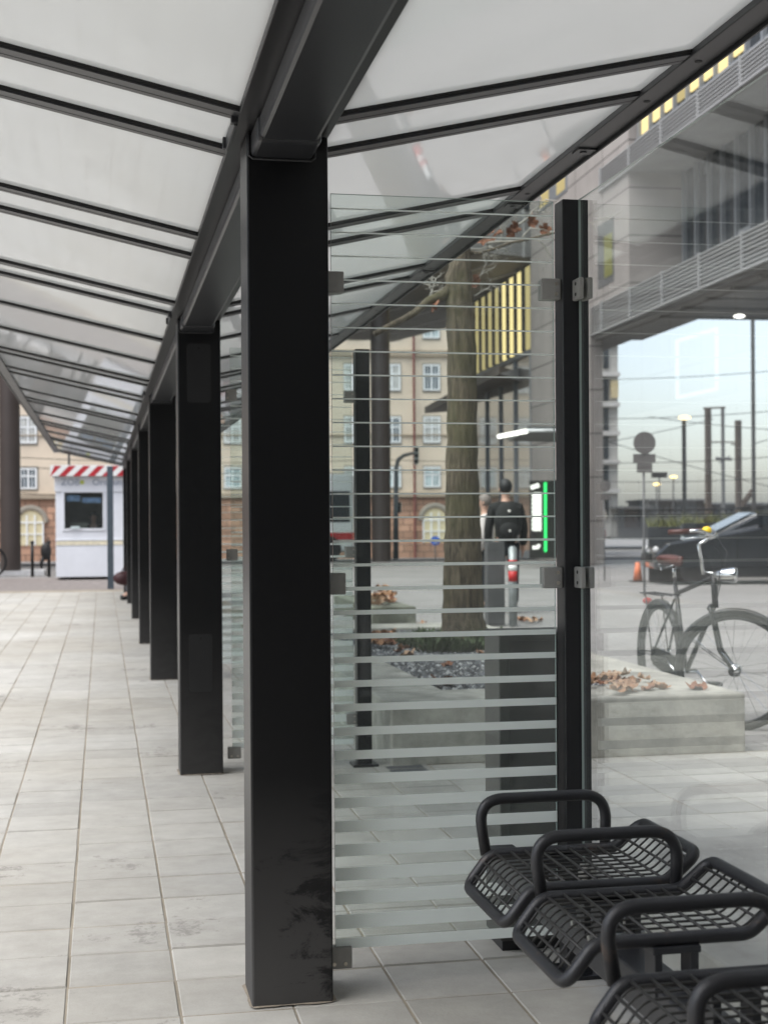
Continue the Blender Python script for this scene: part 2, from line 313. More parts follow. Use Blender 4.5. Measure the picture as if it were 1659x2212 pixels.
def cobble_mat():
    m, n, o = _nodes('street_setts'); p = N(n, 'ShaderNodeBsdfPrincipled'); n.links.new(p.outputs[0], o.inputs[0]); p.inputs['Roughness'].default_value = 0.75
    tc = N(n, 'ShaderNodeTexCoord'); br = N(n, 'ShaderNodeTexBrick'); br.inputs['Scale'].default_value = 1
    br.inputs['Brick Width'].default_value = 0.3; br.inputs['Row Height'].default_value = 0.2; br.inputs['Mortar Size'].default_value = 0.008
    br.inputs['Color1'].default_value = (0.27, 0.26, 0.25, 1); br.inputs['Color2'].default_value = (0.24, 0.23, 0.22, 1); br.inputs['Mortar'].default_value = (0.15, 0.14, 0.13, 1)
    n.links.new(tc.outputs['Object'], br.inputs[0])
    nz = N(n, 'ShaderNodeTexNoise'); nz.inputs['Scale'].default_value = 0.6; nz.inputs['Detail'].default_value = 8; n.links.new(tc.outputs['Object'], nz.inputs['Vector'])
    mx = N(n, 'ShaderNodeMix', data_type='RGBA', blend_type='MULTIPLY'); mx.inputs['Factor'].default_value = 0.6
    rp = N(n, 'ShaderNodeValToRGB'); rp.color_ramp.elements[0].position = 0.3; rp.color_ramp.elements[0].color = (0.6, 0.6, 0.6, 1); rp.color_ramp.elements[1].position = 0.7
    n.links.new(nz.outputs[0], rp.inputs[0]); n.links.new(br.outputs[0], mx.inputs['A']); n.links.new(rp.outputs[0], mx.inputs['B']); n.links.new(mx.outputs['Result'], p.inputs['Base Color'])
    return m
SETT = cobble_mat()
g = MB(); ys = [-80, -20, 8, 44, 92, 140, 3000]; zs = [0, 0, 0, 0, -1.22, -1.3, -1.3]; xs = [-1500, -60, 0, 60, 1500]
for j in range(len(ys)-1):
    for i in range(len(xs)-1):
        g.add([(xs[i],ys[j],zs[j]-0.012),(xs[i+1],ys[j],zs[j]-0.012),(xs[i+1],ys[j+1],zs[j+1]-0.012),(xs[i],ys[j+1],zs[j+1]-0.012)], [(0,1,2,3)])
o = g.build('ground', SETT); tag(o, kind='structure')
b = MB(); b.add([(-6.5,-1,-0.003),(6.9,-1,-0.003),(6.9,7.42,-0.003),(2.0,7.42,-0.003),(2.0,28,-0.003),(-6.5,28,-0.003)], [(0,1,2,3,4,5)])
tag(b.build('paving_bed', SAND), kind='structure')
def pave():
    vs, fs, tone = [], [], []
    X0, Y0, P = -0.103, 4.08, 0.30
    for i in range(-20, 24):
        for j in range(-13, 82):
            x0 = X0+i*P; y0 = Y0+j*P
            if y0 > 27 or y0 < 1.0 and x0 < -3: continue
            if x0 > 1.65 and y0+P > 7.44: continue
            if x0 > 6.4: continue
            if 1.42 < x0 < 1.68: continue           # drain strip
            gx = 0.0028; gy = 0.0043 + (0.001 if (i*7+j) % 5 == 0 else 0)
            sh = random.uniform(-0.003, 0.003); h = random.gauss(0.0005, 0.0009) ; t = random.gauss(0, 0.055)
            a, c, d, e = x0+gx+sh*0.4, x0+P-gx+sh*0.4, y0+gy+sh, y0+P-gy+sh
            bv = 0.0035; tz = [h+random.gauss(0, 0.0006) for _ in range(4)]
            k = len(vs)
            vs += [(a,d,-0.0035),(c,d,-0.0035),(c,e,-0.0035),(a,e,-0.0035),(a+bv,d+bv,tz[0]),(c-bv,d+bv,tz[1]),(c-bv,e-bv,tz[2]),(a+bv,e-bv,tz[3])]
            fs += [(k+4,k+5,k+6,k+7),(k,k+1,k+5,k+4),(k+1,k+2,k+6,k+5),(k+2,k+3,k+7,k+6),(k+3,k,k+4,k+7)]
            tone += [t]*8
    me = bpy.data.meshes.new('pavement'); me.from_pydata(vs, [], fs); me.materials.append(PAVER)
    at = me.attributes.new('tone', 'FLOAT', 'POINT'); at.data.foreach_set('value', tone)
    o = bpy.data.objects.new('pavement', me); S.collection.objects.link(o); tag(o, kind='structure')
pave()
DRAIN = mat('dark_basalt', (0.075, 0.078, 0.085), 0.6, 0, 0.3, 12, 0.5, 60)
d = MB()
yy = 1.0
while yy < 7.3:
    d.box(1.46, 1.66, yy+0.004, yy+0.29, -0.005, 0.0); yy += 0.3
tag(d.build('drain_strip', DRAIN, bevel=0.002), kind='structure')
p_ = MB()
k0 = atz(0, 1292, 0); p_.add([(-14,27.02,-0.008),(1.9,27.02,-0.008),(1.9,34.5,-0.008),(-14,34.5,-0.008)], [(0,1,2,3)])
tag(p_.build('path', mat('brown_setts', (0.17, 0.15, 0.14), 0.8, 0, 0.3, 6, 0.3, 40)), kind='structure')
r_ = MB(); r_.add([(-60,50,-0.14),(60,50,-0.14),(60,78,-0.85),(-60,78,-0.85)], [(0,1,2,3)])
tag(r_.build('road', mat('asphalt', (0.12, 0.118, 0.115), 0.85, 0, 0.2, 2)), kind='structure')
# light kerb beyond the path on the left
kb = MB(); kb.box(-20, -1.4, 36, 37.2, -0.005, 0.12); tag(kb.build('kerb', mat('pale_kerb', (0.5, 0.5, 0.5), 0.8)), kind='structure')

# ================================================================ SHELTER
MORT = mat('sandy_mortar', (0.25, 0.215, 0.17), 0.95, 0, 0.35, 14, 0.8, 60)
YC = [-3.35, 0.22, 3.80, 7.355, 11.83, 15.4, 19.4, 23.0, 26.7]
CX0, CX1, CDEP = 0.386, 0.606, 0.19
sh = thing('bus_shelter', 'long anthracite bus shelter with central column row and white glass butterfly roof', 'bus shelter', (0.496, 3.9, 0))
for i, y in enumerate(YC):
    c = MB(); c.box(CX0, CX1, y, y+CDEP, 0, 2.345)
    o = MB.build(c, 'column', COLP if i <= 2 else COLP2, sh, bevel=0.006)
    # keep the dust pattern in the column's own frame
    me = o.data
    for v in me.vertices: v.co -= Vector((0, y-3.9, 0))
    o.location = (0, y-3.9, 0)
    if i >= 2:
        mo = MB(); cxm, cym = 0.496, y+CDEP/2; rg_ = random.Random(i); ring = []
        for k in range(40):
            a_ = 2*PI*k/40; e_ = 0.004+0.007*rg_.random()
            bx_ = min((0.11+e_)/max(abs(math.cos(a_)), 1e-3), (0.095+e_)/max(abs(math.sin(a_)), 1e-3)); ring.append((cxm+bx_*math.cos(a_), cym+bx_*math.sin(a_), 0.0035))
        mo.add([(cxm, cym, 0.006)]+ring+[(x_*0.5+cxm*0.5, y_*0.5+cym*0.5, 0.012) for x_, y_, z_ in ring], [(0, 41+k, 41+(k+1) % 40) for k in range(40)]+[(41+k, 1+k, 1+(k+1) % 40, 41+(k+1) % 40) for k in range(40)])
        mo.build('mortar_bed', MORT, sh, smooth=True)
    if i == 2: o['label'] = 'nearest column, dusty at the foot with dark rubbed patches'
    if i == 3:
        for (za, zb) in ((1.305-(868-1126)*7.3/F, 1.305-(742-1126)*7.3/F), (1.305-(1495-1126)*7.3/F, 1.305-(1370-1126)*7.3/F)):
            q = MB(); xa, xb = 0.435, 0.553
            cn = 0.015
            def rr(e): 
                pts = []
                for (cx, cz, a) in ((xb-cn, zb-cn, 0), (xa+cn, zb-cn, 90), (xa+cn, za+cn, 180), (xb-cn, za+cn, 270)):
                    for k in range(5): t = math.radians(a+k*22.5); pts.append((cx+(cn+e)*math.cos(t), cz+(cn+e)*math.sin(t)))
                return pts
            q.m = 0; q.prism(rr(0.004), 'y', y-0.0012, y+0.002); q.m = 2; q.prism(rr(0), 'y', y-0.003, y)
            q.m = 0; q.cyl((0.494, y-0.0045, zb-0.022), (0.494, y, zb-0.022), 0.006, 12)
            q2 = q.build('access_panel', [BLACK, STEEL2, mat('panel_paint', (0.012,0.012,0.013), 0.35, 0, 0.1)], o, bevel=0)
# centre beam with wider gutter flange on top, sleeves at the columns
cb = MB(); cb.box(0.403, 0.559, -8.0, 27.0, 2.288, 2.352); ob = cb.build('centre_beam', STEEL2, sh, bevel=0.012)
fl = MB(); fl.box(0.352, 0.612, -8.0, 27.05, 2.3505, 2.366)
fl.box(0.352, 0.360, -8.0, 27.05, 2.366, 2.40); fl.box(0.604, 0.612, -8.0, 27.05, 2.366, 2.40)
fl.build('gutter', STEEL, sh, bevel=0.002)
for y in YC:
    s_ = MB(); s_.box(0.397, 0.565, y-0.165, y+0.01, 2.281, 2.3495); s_.build('beam_sleeve', STEEL2, sh, bevel=0.012)
    wl = MB(); wl.tube([(0.39, y-0.001, 2.345),(0.392, y-0.001, 2.285),(0.402, y-0.001, 2.277),(0.56, y-0.001, 2.277),(0.57, y-0.001, 2.285),(0.572, y-0.001, 2.345)], 0.004, 6); wl.build('weld', STEEL2, sh)
    cl = MB(); cl.box(0.343, 0.353, y-0.10, y+0.16, 2.335, 2.375); cl.box(0.335, 0.353, y-0.11, y-0.085, 2.34, 2.372); cl.box(0.335, 0.353, y+0.145, y+0.17, 2.34, 2.372); cl.build('bracket', STEEL2, sh, bevel=0.002)
YR = [-7.9, -6.3, -4.7, -3.1, -1.5, -1.1, 0.45, 0.85, 2.03, 2.43, 3.64, 4.02, 5.25, 5.65, 6.9, 7.26, 8.33, 9.54, 10.79, 11.12, 12.2, 12.64, 14.2, 15.2, 15.6, 17.2, 18.7, 19.3, 20.8, 22.4, 22.9, 24.5, 26.1, 26.9]
RXA, RZA, RXB, RZB = 0.604, 2.352, 1.60, 2.352+0.2234*(1.60-0.604)
LXA, LZA, LXB, LZB = 0.360, 2.352, -0.79, 2.352+0.2216*(0.360+0.79)
RW = 0.075
def slope_z(x): return RZA+0.2234*(x-RXA) if x > 0.5 else LZA+0.2216*(LXA-x)
def slab(x0, x1, y0, y1, lo, hi, mb):
    z0, z1 = slope_z(x0), slope_z(x1)
    if x0 > x1: x0, x1, z0, z1 = x1, x0, z1, z0
    mb.hexa([(x0,y0,z0+lo),(x1,y0,z1+lo),(x1,y1,z1+lo),(x0,y1,z0+lo),(x0,y0,z0+hi),(x1,y0,z1+hi),(x1,y1,z1+hi),(x0,y1,z0+hi)])
for y in YR:
    for (a, bx) in ((RXA, RXB), (LXA, LXB)):
        rf = MB(); rf.m = 0; slab(a, bx, y, y+RW, 0, 0.05, rf)
        rf.m = 1; slab(a, bx, y-0.006, y, 0.006, 0.03, rf); slab(a, bx, y+RW, y+RW+0.006, 0.006, 0.03, rf)
        slab(a, bx, y+0.045, y+0.048, -0.0006, 0.001, rf)
        rf.build('rafter', [STEEL2, BLACK], sh)
for i in range(len(YR)-1):
    y0, y1 = YR[i]+RW, YR[i+1]
    if y1-y0 < 0.02: continue
    for (a, bx) in ((RXA, RXB), (LXA, LXB)):
        pn = MB(); slab(a, bx, y0+0.006, y1-0.006, 0.014, 0.024, pn); pn.build('roof_pane', ROOF, sh)
for (xa, xb, lab) in ((1.585, 1.66, 'edge beam of the roof on the street side'), (-0.85, -0.776, 'edge beam of the roof on the plaza side')):
    zb = slope_z(1.585 if xa > 0 else -0.776)-0.004
    e = MB(); e.box(xa, xb, -8, 27.0, zb, zb+0.085); eb = e.build('edge_beam', STEEL2, sh, bevel=0.003, label=lab)
    lip = MB(); lx = (xb, xb+0.006) if xa > 0 else (xa-0.006, xa); lip.box(lx[0], lx[1], -8, 27.0, zb-0.012, zb+0.09); lip.build('drip_edge', STEEL, sh)
    for y in YR:
        if 1.5 < y < 12:
            h = MB(); h.disc(((xa+xb)/2, y+0.037, zb-0.0012), (0,0,1), 0.011, 14); h.build('fixing_hole', BLACK, eb)
    for y in (4.6, 5.45, 7.0):
        if xa > 0:
            h = MB(); h.box(xa+0.01, xb+0.012, y, y+0.07, zb-0.006, zb-0.0005); h.cyl(((xa+xb)/2, y+0.035, zb-0.010), ((xa+xb)/2, y+0.035, zb-0.006), 0.012, 12); h.build('fixing_plate', STEEL2, eb)
ep = MB(); pe = atz(240, 1272, 0); ep.box(pe.x-0.06, pe.x+0.06, pe.y, pe.y+0.12, 0, 2.4); ep.build('end_post', mat('blue_grey_steel', (0.06, 0.08, 0.1), 0.5), sh, bevel=0.004, label='slim blue grey post at the far end of the roof')

# ---------------------------------------------------------------- windscreens: striped pane between column and post
def clampmesh(x0, x1, y0, y1, z0, z1):
    c = MB(); c.box(x0, x1, y0, y1, z0, z1); return c
def windscreen(Y, label, first=True):
    t = thing('windscreen', label, 'glass screen', (0.95, Y, 0), group='striped glass windscreens between columns and posts')
    X0, X1 = 0.628, 1.272; zb, zt = 0.115, 2.214
    p = MB(); p.m = 0
    p.box(X0, X1, Y-0.005, Y+0.005, zb, zt); 
    pane = p.build('glass_pane', [GLASS, GEDGE], t)
    for f in pane.data.polygons:
        if abs(f.normal.y) < 0.5: f.material_index = 1
    fr = MB(); z0 = 3.947/F; k = 450.0
    while k < 2010:
        th = 3.2 if k < 1110 else 3.2+(k-1110)*0.031
        zc = CH+(1124-k)*z0; h = th*z0/2
        fr.box(X0+0.0005, X1-0.0005, Y-0.0068, Y-0.0052, zc-h, zc+h); k += 51.35
    fr.box(X0+0.0005, X1-0.0005, Y-0.0068, Y-0.0052, zb+0.0005, CH+(1124-2026)*z0)
    fr.build('frosted_stripes', FROST, pane)
    po = MB(); po.box(1.288, 1.365, Y-0.04, Y+0.035, 0, 2.216); po.build('post', STEEL, t, bevel=0.003)
    bp = MB(); bp.box(1.26, 1.395, Y-0.07, Y+0.065, 0, 0.012); bp.build('base_plate', STEEL, t, bevel=0.002)
    zl = [CH+(1124-610)*z0, CH+(1124-1260)*z0, CH+(1124-2066)*z0]
    for z in zl:
        c = clampmesh(0.604, 0.662 if z > 0.3 else 0.673, Y-0.018, Y+0.018, z-0.03, z+0.03); cc = c.build('clamp', ALU, t, bevel=0.004)
        for sz in ((-0.016), 0.016):
            s = MB(); s.cyl((0.613, Y-0.0195, z+sz) if z > 0.3 else (0.638+sz, Y-0.0195, z-0.016), (0.613, Y-0.017, z+sz) if z > 0.3 else (0.638+sz, Y-0.017, z-0.016), 0.0052, 12); s.build('screw', SCREW, cc)
    for z in [zl[0]-0.004, zl[1]+0.008, 0.25]:
        c = clampmesh(1.232, 1.2885, Y-0.020, Y+0.020, z-0.03, z+0.03)
        cc = c.build('clamp', ALU, t, bevel=0.003)
        for sz in (-0.015, 0.015):
            s = MB(); s.cyl((1.275, Y-0.0215, z+sz), (1.275, Y-0.019, z+sz), 0.0055, 12); s.build('screw', SCREW, cc)
    return t
ws = windscreen(3.9, 'striped glass windscreen nearest the bench, between the front column and its post')
w2 = copy_tree(ws); w2.location.y = 7.455; w2.location.x += 0.034; w2['label'] = 'striped glass windscreen at the second column, seen through the nearest screen'
w3 = copy_tree(ws); w3.location.y = 11.93; w3['label'] = 'striped glass windscreen at the third column'
# side screen along the bench
t = thing('side_screen', 'tall clear reflecting glass screen behind the wire bench', 'glass screen', (1.336, 2.0, 0))
p = MB(); p.box(1.3335, 1.3405, 0.2, 3.855, 0.14, 2.214); pane = p.build('glass_pane', [GLASS2, GEDGE], t)
for f in pane.data.polygons:
    if abs(f.normal.x) < 0.5: f.material_index = 1
for z in (1.955, 1.14, 0.3):
    for (ya, yb) in ((3.80, 3.862), (0.3, 0.36)):
        c = MB(); c.box(1.3155, 1.3305, ya, yb, z-0.03, z+0.03); c.box(1.3415, 1.3565, ya, yb, z-0.03, z+0.03); cc = c.build('clamp', ALU, t, bevel=0.004)
        for sz in (-0.015, 0.015):
            s = MB(); s.cyl((1.3142, ya+0.03, z+sz), (1.316, ya+0.03, z+sz), 0.005, 12); s.build('screw', BLACK, cc)
p = MB(); p.box(1.30, 1.375, 0.12, 0.2, 0, 2.216); p.build('post', STEEL, t, bevel=0.003)

# ================================================================ BENCH
bn = thing('wire_bench', 'charcoal wire mesh bench with tubular armrests in front of the side glass', 'bench', (1.08, 2.6, 0))
TR = 0.0138
prof = [(0.866, 0.412), (0.925, 0.487), (1.243, 0.487), (1.316, 0.548)]
def prof_curve(y, dz=0.0, xo_=0.0):
    xo_ = XOFF
    pts = [(x+xo_, y, z+dz) for x, z in prof]; return fillet(pts, 0.05, 7)
def loop_path(y0, y1):
    # closed tube: near rail -> back lip -> far rail -> front lip
    c = 0.035; near = prof_curve(y0); far = prof_curve(y1)
    def trim(a, b, t): return a + (b-a).normalized()*t
    A = [Vector(p) for p in near]; B = [Vector(p) for p in far][::-1]
    pts = []
    def corner(p, a, b):
        q0 = p+(a-p).normalized()*c; q1 = p+(b-p).normalized()*c
        return [q0*(1-t)**2+p*2*t*(1-t)+q1*t*t for t in [k/6 for k in range(7)]]
    pts += corner(A[0], B[-1], A[1]) ; pts += A[1:-1]; pts += corner(A[-1], A[-2], B[0]); pts += corner(B[0], A[-1], B[1]); pts += B[1:-1]; pts += corner(B[-1], B[-2], A[0])
    # drop points that are too near to each other
    out = [pts[0]]
    for q in pts[1:]:
        if (q-out[-1]).length > 0.004: out.append(q)
    if (out[-1]-out[0]).length < 0.004: out.pop()
    return out
XOFF = 0.0
SC = [3.185, 2.774, 2.205, 1.80]; HW = 0.170
for i, yc in enumerate(SC):
    XOFF = (0, 0, -0.03, -0.05)[i]
    f = MB(); f.tube(loop_path(yc-HW, yc+HW), TR, 12, closed=True); seat = f.build('seat', BENCH, bn, smooth=True)
    wm = MB(); nW = 9
    for k in range(nW):
        y = yc-HW+0.012+(2*HW-0.024)*(k+0.5)/nW
        wm.tube(prof_curve(y, 0.002), 0.0025, 6)
    # cross wires along Y lying on top
    cur = [Vector(q) for q in prof_curve(0, 0.0065)]
    L = [0]
    for a, b_ in zip(cur, cur[1:]): L.append(L[-1]+(b_-a).length)
    n = 13
    for k in range(n):
        sdist = 0.028+(L[-1]-0.056)*k/(n-1)
        for j in range(len(L)-1):
            if L[j] <= sdist <= L[j+1]:
                q = cur[j].lerp(cur[j+1], (sdist-L[j])/(L[j+1]-L[j])); break
        wm.tube([(q.x, yc-HW+0.006, q.z), (q.x, yc+HW-0.006, q.z)], 0.0032, 6)
    wm.build('wire_mesh', WIRE, seat, smooth=True)
    for dy in (-HW-0.012, HW-0.05):
        br = MB()
        for dx in (-0.045, 0.03):
            br.box(1.085+dx, 1.085+dx+0.016, yc+dy-0.004, yc+dy+0.05, 0.375, 0.464)
        br.box(1.036, 1.135, yc+dy-0.006, yc+dy+0.052, 0.462, 0.476)
        bk = br.build('bracket', STEEL2, seat, bevel=0.0015)
        b2 = MB(); b2.tube([(1.02, yc+dy+0.022, 0.4035), (1.03, yc+dy+0.022, 0.4035), (1.0305, yc+dy+0.022, 0.4035), (1.135, yc+dy+0.022, 0.4035), (1.1355, yc+dy+0.022, 0.4035), (1.147, yc+dy+0.022, 0.4035)], [0.009,0.009,0.005,0.005,0.009,0.009], 8); b2.build('bolt', CHROME0, seat)
for y, xo_ in ((3.405, -0.008), (2.972, 0), (2.405, -0.045), (1.99, -0.06)):
    h = MB(); h.tube(fillet([(0.935+xo_, y, 0.475), (0.915+xo_, y, 0.612), (1.25+xo_, y, 0.612), (1.245+xo_, y, 0.475)], [0, 0.085, 0.085, 0], 9), TR, 12); h.build('armrest', BENCH, bn, smooth=True)
bmn = MB(); bmn.box(1.045, 1.125, 0.6, 3.84, 0.315, 0.395); bmn.build('support_beam', STEEL2, bn, bevel=0.006)
for y in (2.28, 1.0):
    l = MB(); l.box(1.05, 1.12, y-0.04, y+0.04, 0.012, 0.315); l.box(0.99, 1.18, y-0.075, y+0.075, 0, 0.012); l.box(1.03, 1.14, y-0.05, y+0.05, 0.30, 0.41); l.build('leg', STEEL, bn, bevel=0.003)

# ================================================================ STEEL CABINET behind the screen
bp0 = atz(1082, 2060, 0)
t = thing('steel_cabinet', 'slim waist high dark grey steel cabinet standing behind the striped glass', 'cabinet', (bp0.x+0.12, bp0.y+0.08, 0))
x0, y0 = bp0.x, bp0.y
m_ = MB(); m_.box(x0, x0+0.27, y0, y0+0.17, 0.035, 0.965); m_.build('body', mat('cabinet_grey', (0.05, 0.048, 0.044), 0.45, 0, 0.1), t, bevel=0.005)
m_ = MB(); m_.box(x0+0.03, x0+0.255, y0-0.004, y0-0.0005, 0.06, 0.94); m_.build('door', mat('cabinet_door', (0.026, 0.025, 0.023), 0.55, 0, 0.1), t, bevel=0.002)
m_ = MB(); m_.box(x0+0.01, x0+0.26, y0+0.02, y0+0.15, 0, 0.034); m_.build('foot', STEEL, t, bevel=0.003)

# ================================================================ PLANTERS
def planter(name, label, X0, X1, Y0, Y1, IX0, IX1, IY0, IY1, H, fillz, matr=CONC, fillm=None, filllab=('gravel','grey gravel')):
    t = thing(name, label, 'planter', ((X0+X1)/2, (Y0+Y1)/2, 0))
    m = MB()
    o4 = [(X0,Y0),(X1,Y0),(X1,Y1),(X0,Y1)]; i4 = [(IX0,IY0),(IX1,IY0),(IX1,IY1),(IX0,IY1)]
    v = [(x,y,0) for x,y in o4]+[(x,y,H) for x,y in o4]+[(x,y,H) for x,y in i4]+[(x,y,0.02) for x,y in i4]
    f = []
    for k in range(4):
        j = (k+1) % 4; f += [(k,j,j+4,k+4),(k+4,j+4,j+8,k+8),(k+8,j+8,j+12,k+12)]
    m.add(v, f); rim = m.build('rim', matr, t, bevel=0.012)
    if fillm:
        g_ = MB(); nx, ny = max(3, int((IX1-IX0)/0.08)), max(3, int((IY1-IY0)/0.08)); vs = []; fs = []
        for j in range(ny+1):
            for i in range(nx+1):
                vs.append((IX0+(IX1-IX0)*i/nx, IY0+(IY1-IY0)*j/ny, fillz+random.uniform(-0.012, 0.012)))
        for j in range(ny):
            for i in range(nx): fs.append((j*(nx+1)+i, j*(nx+1)+i+1, (j+1)*(nx+1)+i+1, (j+1)*(nx+1)+i))
        g_.add(vs, fs); g_.build('soil', fillm, t)
    return t
SOIL = mat('dark_soil', (0.06, 0.048, 0.038), 0.95, 0, 0.5, 25, 1, 40)
planter('concrete_planter', 'long concrete tree planter in the middle with gravel and a plane tree', 1.50, 3.52, 7.40, 13.2, 1.92, 3.05, 7.98, 12.7, 0.325, 0.27, CONC2, SOIL)
planter('concrete_planter', 'low pale concrete planter directly behind the side glass', 1.50, 4.6, 0.6, 4.72, 2.12, 4.2, 1.0, 4.2, 0.20, 0.15, CONC, SOIL)
q = atz(805, 1352, 0); q2 = atz(905, 1352, 0)
planter('concrete_planter', 'mossy far planter block topped with brown leaves', q.x, q2.x, q.y, q.y+3, q.x+0.2, q2.x-0.2, q.y+0.25, q.y+2.8, 0.23, 0.2, mat('mossy_concrete', (0.16, 0.165, 0.13), 0.9, 0, 0.5, 6, 0.5, 20), SOIL)
# gravel: many small stones, uncountable
def gravel(name, X0, X1, Y0, Y1, z, n, r):
    vs, fs, tn = [], [], []
    for k in range(n):
        x, y = random.uniform(X0, X1), random.uniform(Y0, Y1); rr = r*random.uniform(0.5, 1.3); a = random.random()*PI
        c = Vector((x, y, z+rr*0.3)); b = len(vs)
        for (dx, dy, dz) in ((1,0,0),(0,1,0),(-1,0,0),(0,-1,0),(0,0,0.8),(0,0,-0.8)):
            u = Vector((dx*math.cos(a)-dy*math.sin(a), dx*math.sin(a)+dy*math.cos(a), dz*random.uniform(0.7, 1)))*rr*random.uniform(0.8, 1.2); vs.append(tuple(c+u))
        tn += [random.choice((0,0,1,1,2))]*8; fs += [(b,b+1,b+4),(b+1,b+2,b+4),(b+2,b+3,b+4),(b+3,b,b+4),(b+1,b,b+5),(b+2,b+1,b+5),(b+3,b+2,b+5),(b,b+3,b+5)]
    m = MB(); m.add(vs, fs); m.mi = tn; return m
gm = mat('basalt_gravel', (0.12, 0.123, 0.13), 0.6, 0, 0.95, 55)
tag(gravel('gravel', 1.94, 3.03, 8.0, 12.68, 0.285, 9000, 0.021).build('gravel', [mat('dark_basalt_gravel', (0.035,0.036,0.04), 0.6), gm, mat('pale_gravel', (0.38,0.38,0.37), 0.7)]), 'loose grey basalt gravel around the plane tree', 'gravel', kind='stuff')
# dry plane leaves, one mesh per shape, copied
def leaf_mesh(seed):
    rnd = random.Random(seed); m = MB(); n = 26; ring = []; c = (0, 0, 0.01)
    for k in range(n):
        a = 2*PI*k/n; lob = 0.55+0.45*abs(math.cos(a*2.5))**0.7; r = 0.085*lob*rnd.uniform(0.85, 1.1)
        ring.append((r*math.cos(a), r*math.sin(a)*0.9, 0.01+0.035*rnd.random()*(r/0.08)+0.03*math.sin(a*2+seed)**2))
    mid = [(x*0.5, y*0.5, z*0.5+0.004) for x, y, z in ring]
    v = [c]+mid+ring; f = []
    for k in range(n):
        j = (k+1) % n; f.append((0, 1+k, 1+j)); f.append((1+k, 1+n+k, 1+n+j, 1+j))
    m.add(v, f); m.tube([(0,0,0.01),(-0.05,0.01,0.02),(-0.11,0.02,0.035)], 0.0018, 5); return m
LEAFM = [mat('dry_leaf_tan', (0.32, 0.17, 0.09), 0.8, 0, 0.3, 20), mat('dry_leaf_brown', (0.2, 0.085, 0.045), 0.8, 0, 0.3, 20), mat('dry_leaf_pale', (0.42, 0.27, 0.17), 0.8, 0, 0.3, 20)]
protos = []
def leaf(x, y, z, lab, group, sc=1.0, mi=None):
    sc *= 0.72*random.uniform(0.75, 1.2)
    k = random.randrange(6)
    if len(protos) < 6:
        o = leaf_mesh(len(protos)).build('dry_leaf', LEAFM[len(protos) % 3], smooth=True, recalc=False); o.location = (0,0,0); protos.append(o)
        # build() recentred the mesh on its base
    else:
        o = protos[k].copy(); S.collection.objects.link(o)
    o.location = (x, y, z+0.001); o.rotation_euler = (random.uniform(-.35,.35), random.uniform(-.35,.35), random.uniform(0, 6.28)); o.scale = (sc,)*3
    tag(o, lab, 'leaf', group)
L1, G1 = 'dry curled plane leaf in the pile on the right planter rim', 'leaves piled on the planter rim'
for k in range(22):
    px = random.uniform(1270, 1395); q = atz(px, random.uniform(1462, 1500), 0.33); leaf(q.x, q.y, 0.327+random.random()*0.03, L1, G1, random.uniform(0.7, 1.1))
for k in range(6):
    q = atz(random.uniform(1395, 1445), random.uniform(1478, 1492), 0.33); leaf(q.x, q.y, 0.327, L1, G1, random.uniform(0.6, 0.9))
q = atz(1505, 1487, 0.33); leaf(q.x, q.y, 0.327, 'single tan leaf lying apart near the planter corner', 'lone leaf on the rim')
L2, G2 = 'brown leaf lying on the dark gravel under the tree', 'leaves on the gravel'
for (px, py) in ((965,1442),(1070,1445),(1078,1462),(860,1412),(870,1405),(880,1420),(1035,1415),(1062,1412),(915,1408),(1010,1400)):
    q = atz(px, py, 0.29); leaf(q.x, q.y, 0.30, L2, G2, 0.9)
q = atz(960, 1486, 0.29); leaf(q.x, q.y, 0.30, 'large pale leaf at the front of the gravel bed', 'large leaf', 1.5)
q = atz(895, 1385, 0.30); o = leaf_mesh(11).build('dry_leaf', mat('orange_lamp_reflection', (0.8, 0.3, 0.03), 0.7, 0, 0.1), smooth=True, recalc=False); o.location = (q.x, q.y, 0.31); tag(o, 'bright orange leaf shape standing in for a lamp reflection left of the trunk', 'leaf')  # reflected lamp glow put in as an orange leaf shape
L3, G3 = 'brown leaf heaped in the left corner of the gravel bed', 'leaves heaped on the left'
for k in range(20):
    q = atz(random.uniform(806, 850), random.uniform(1378, 1404), 0.3); leaf(q.x, q.y, 0.3+random.random()*0.05, L3, G3, random.uniform(0.8, 1.2))
L4, G4 = 'brown leaf on top of the mossy far planter', 'leaves on the far planter'
for k in range(26):
    q = atz(random.uniform(806, 850), random.uniform(1290, 1314), 0.23); leaf(q.x, q.y, 0.235+random.random()*0.16, L4, G4, random.uniform(1.0, 1.6))
L5, G5 = 'small brown leaf on the ground beside the striped bollard', 'leaves by the bollard'
for (px, py) in ((1125,1340),(1132,1343),(1160,1342),(1150,1345),(912,1350)):
    q = atz(px, py, 0); leaf(q.x, q.y, 0.0, L5, G5, 1.3)

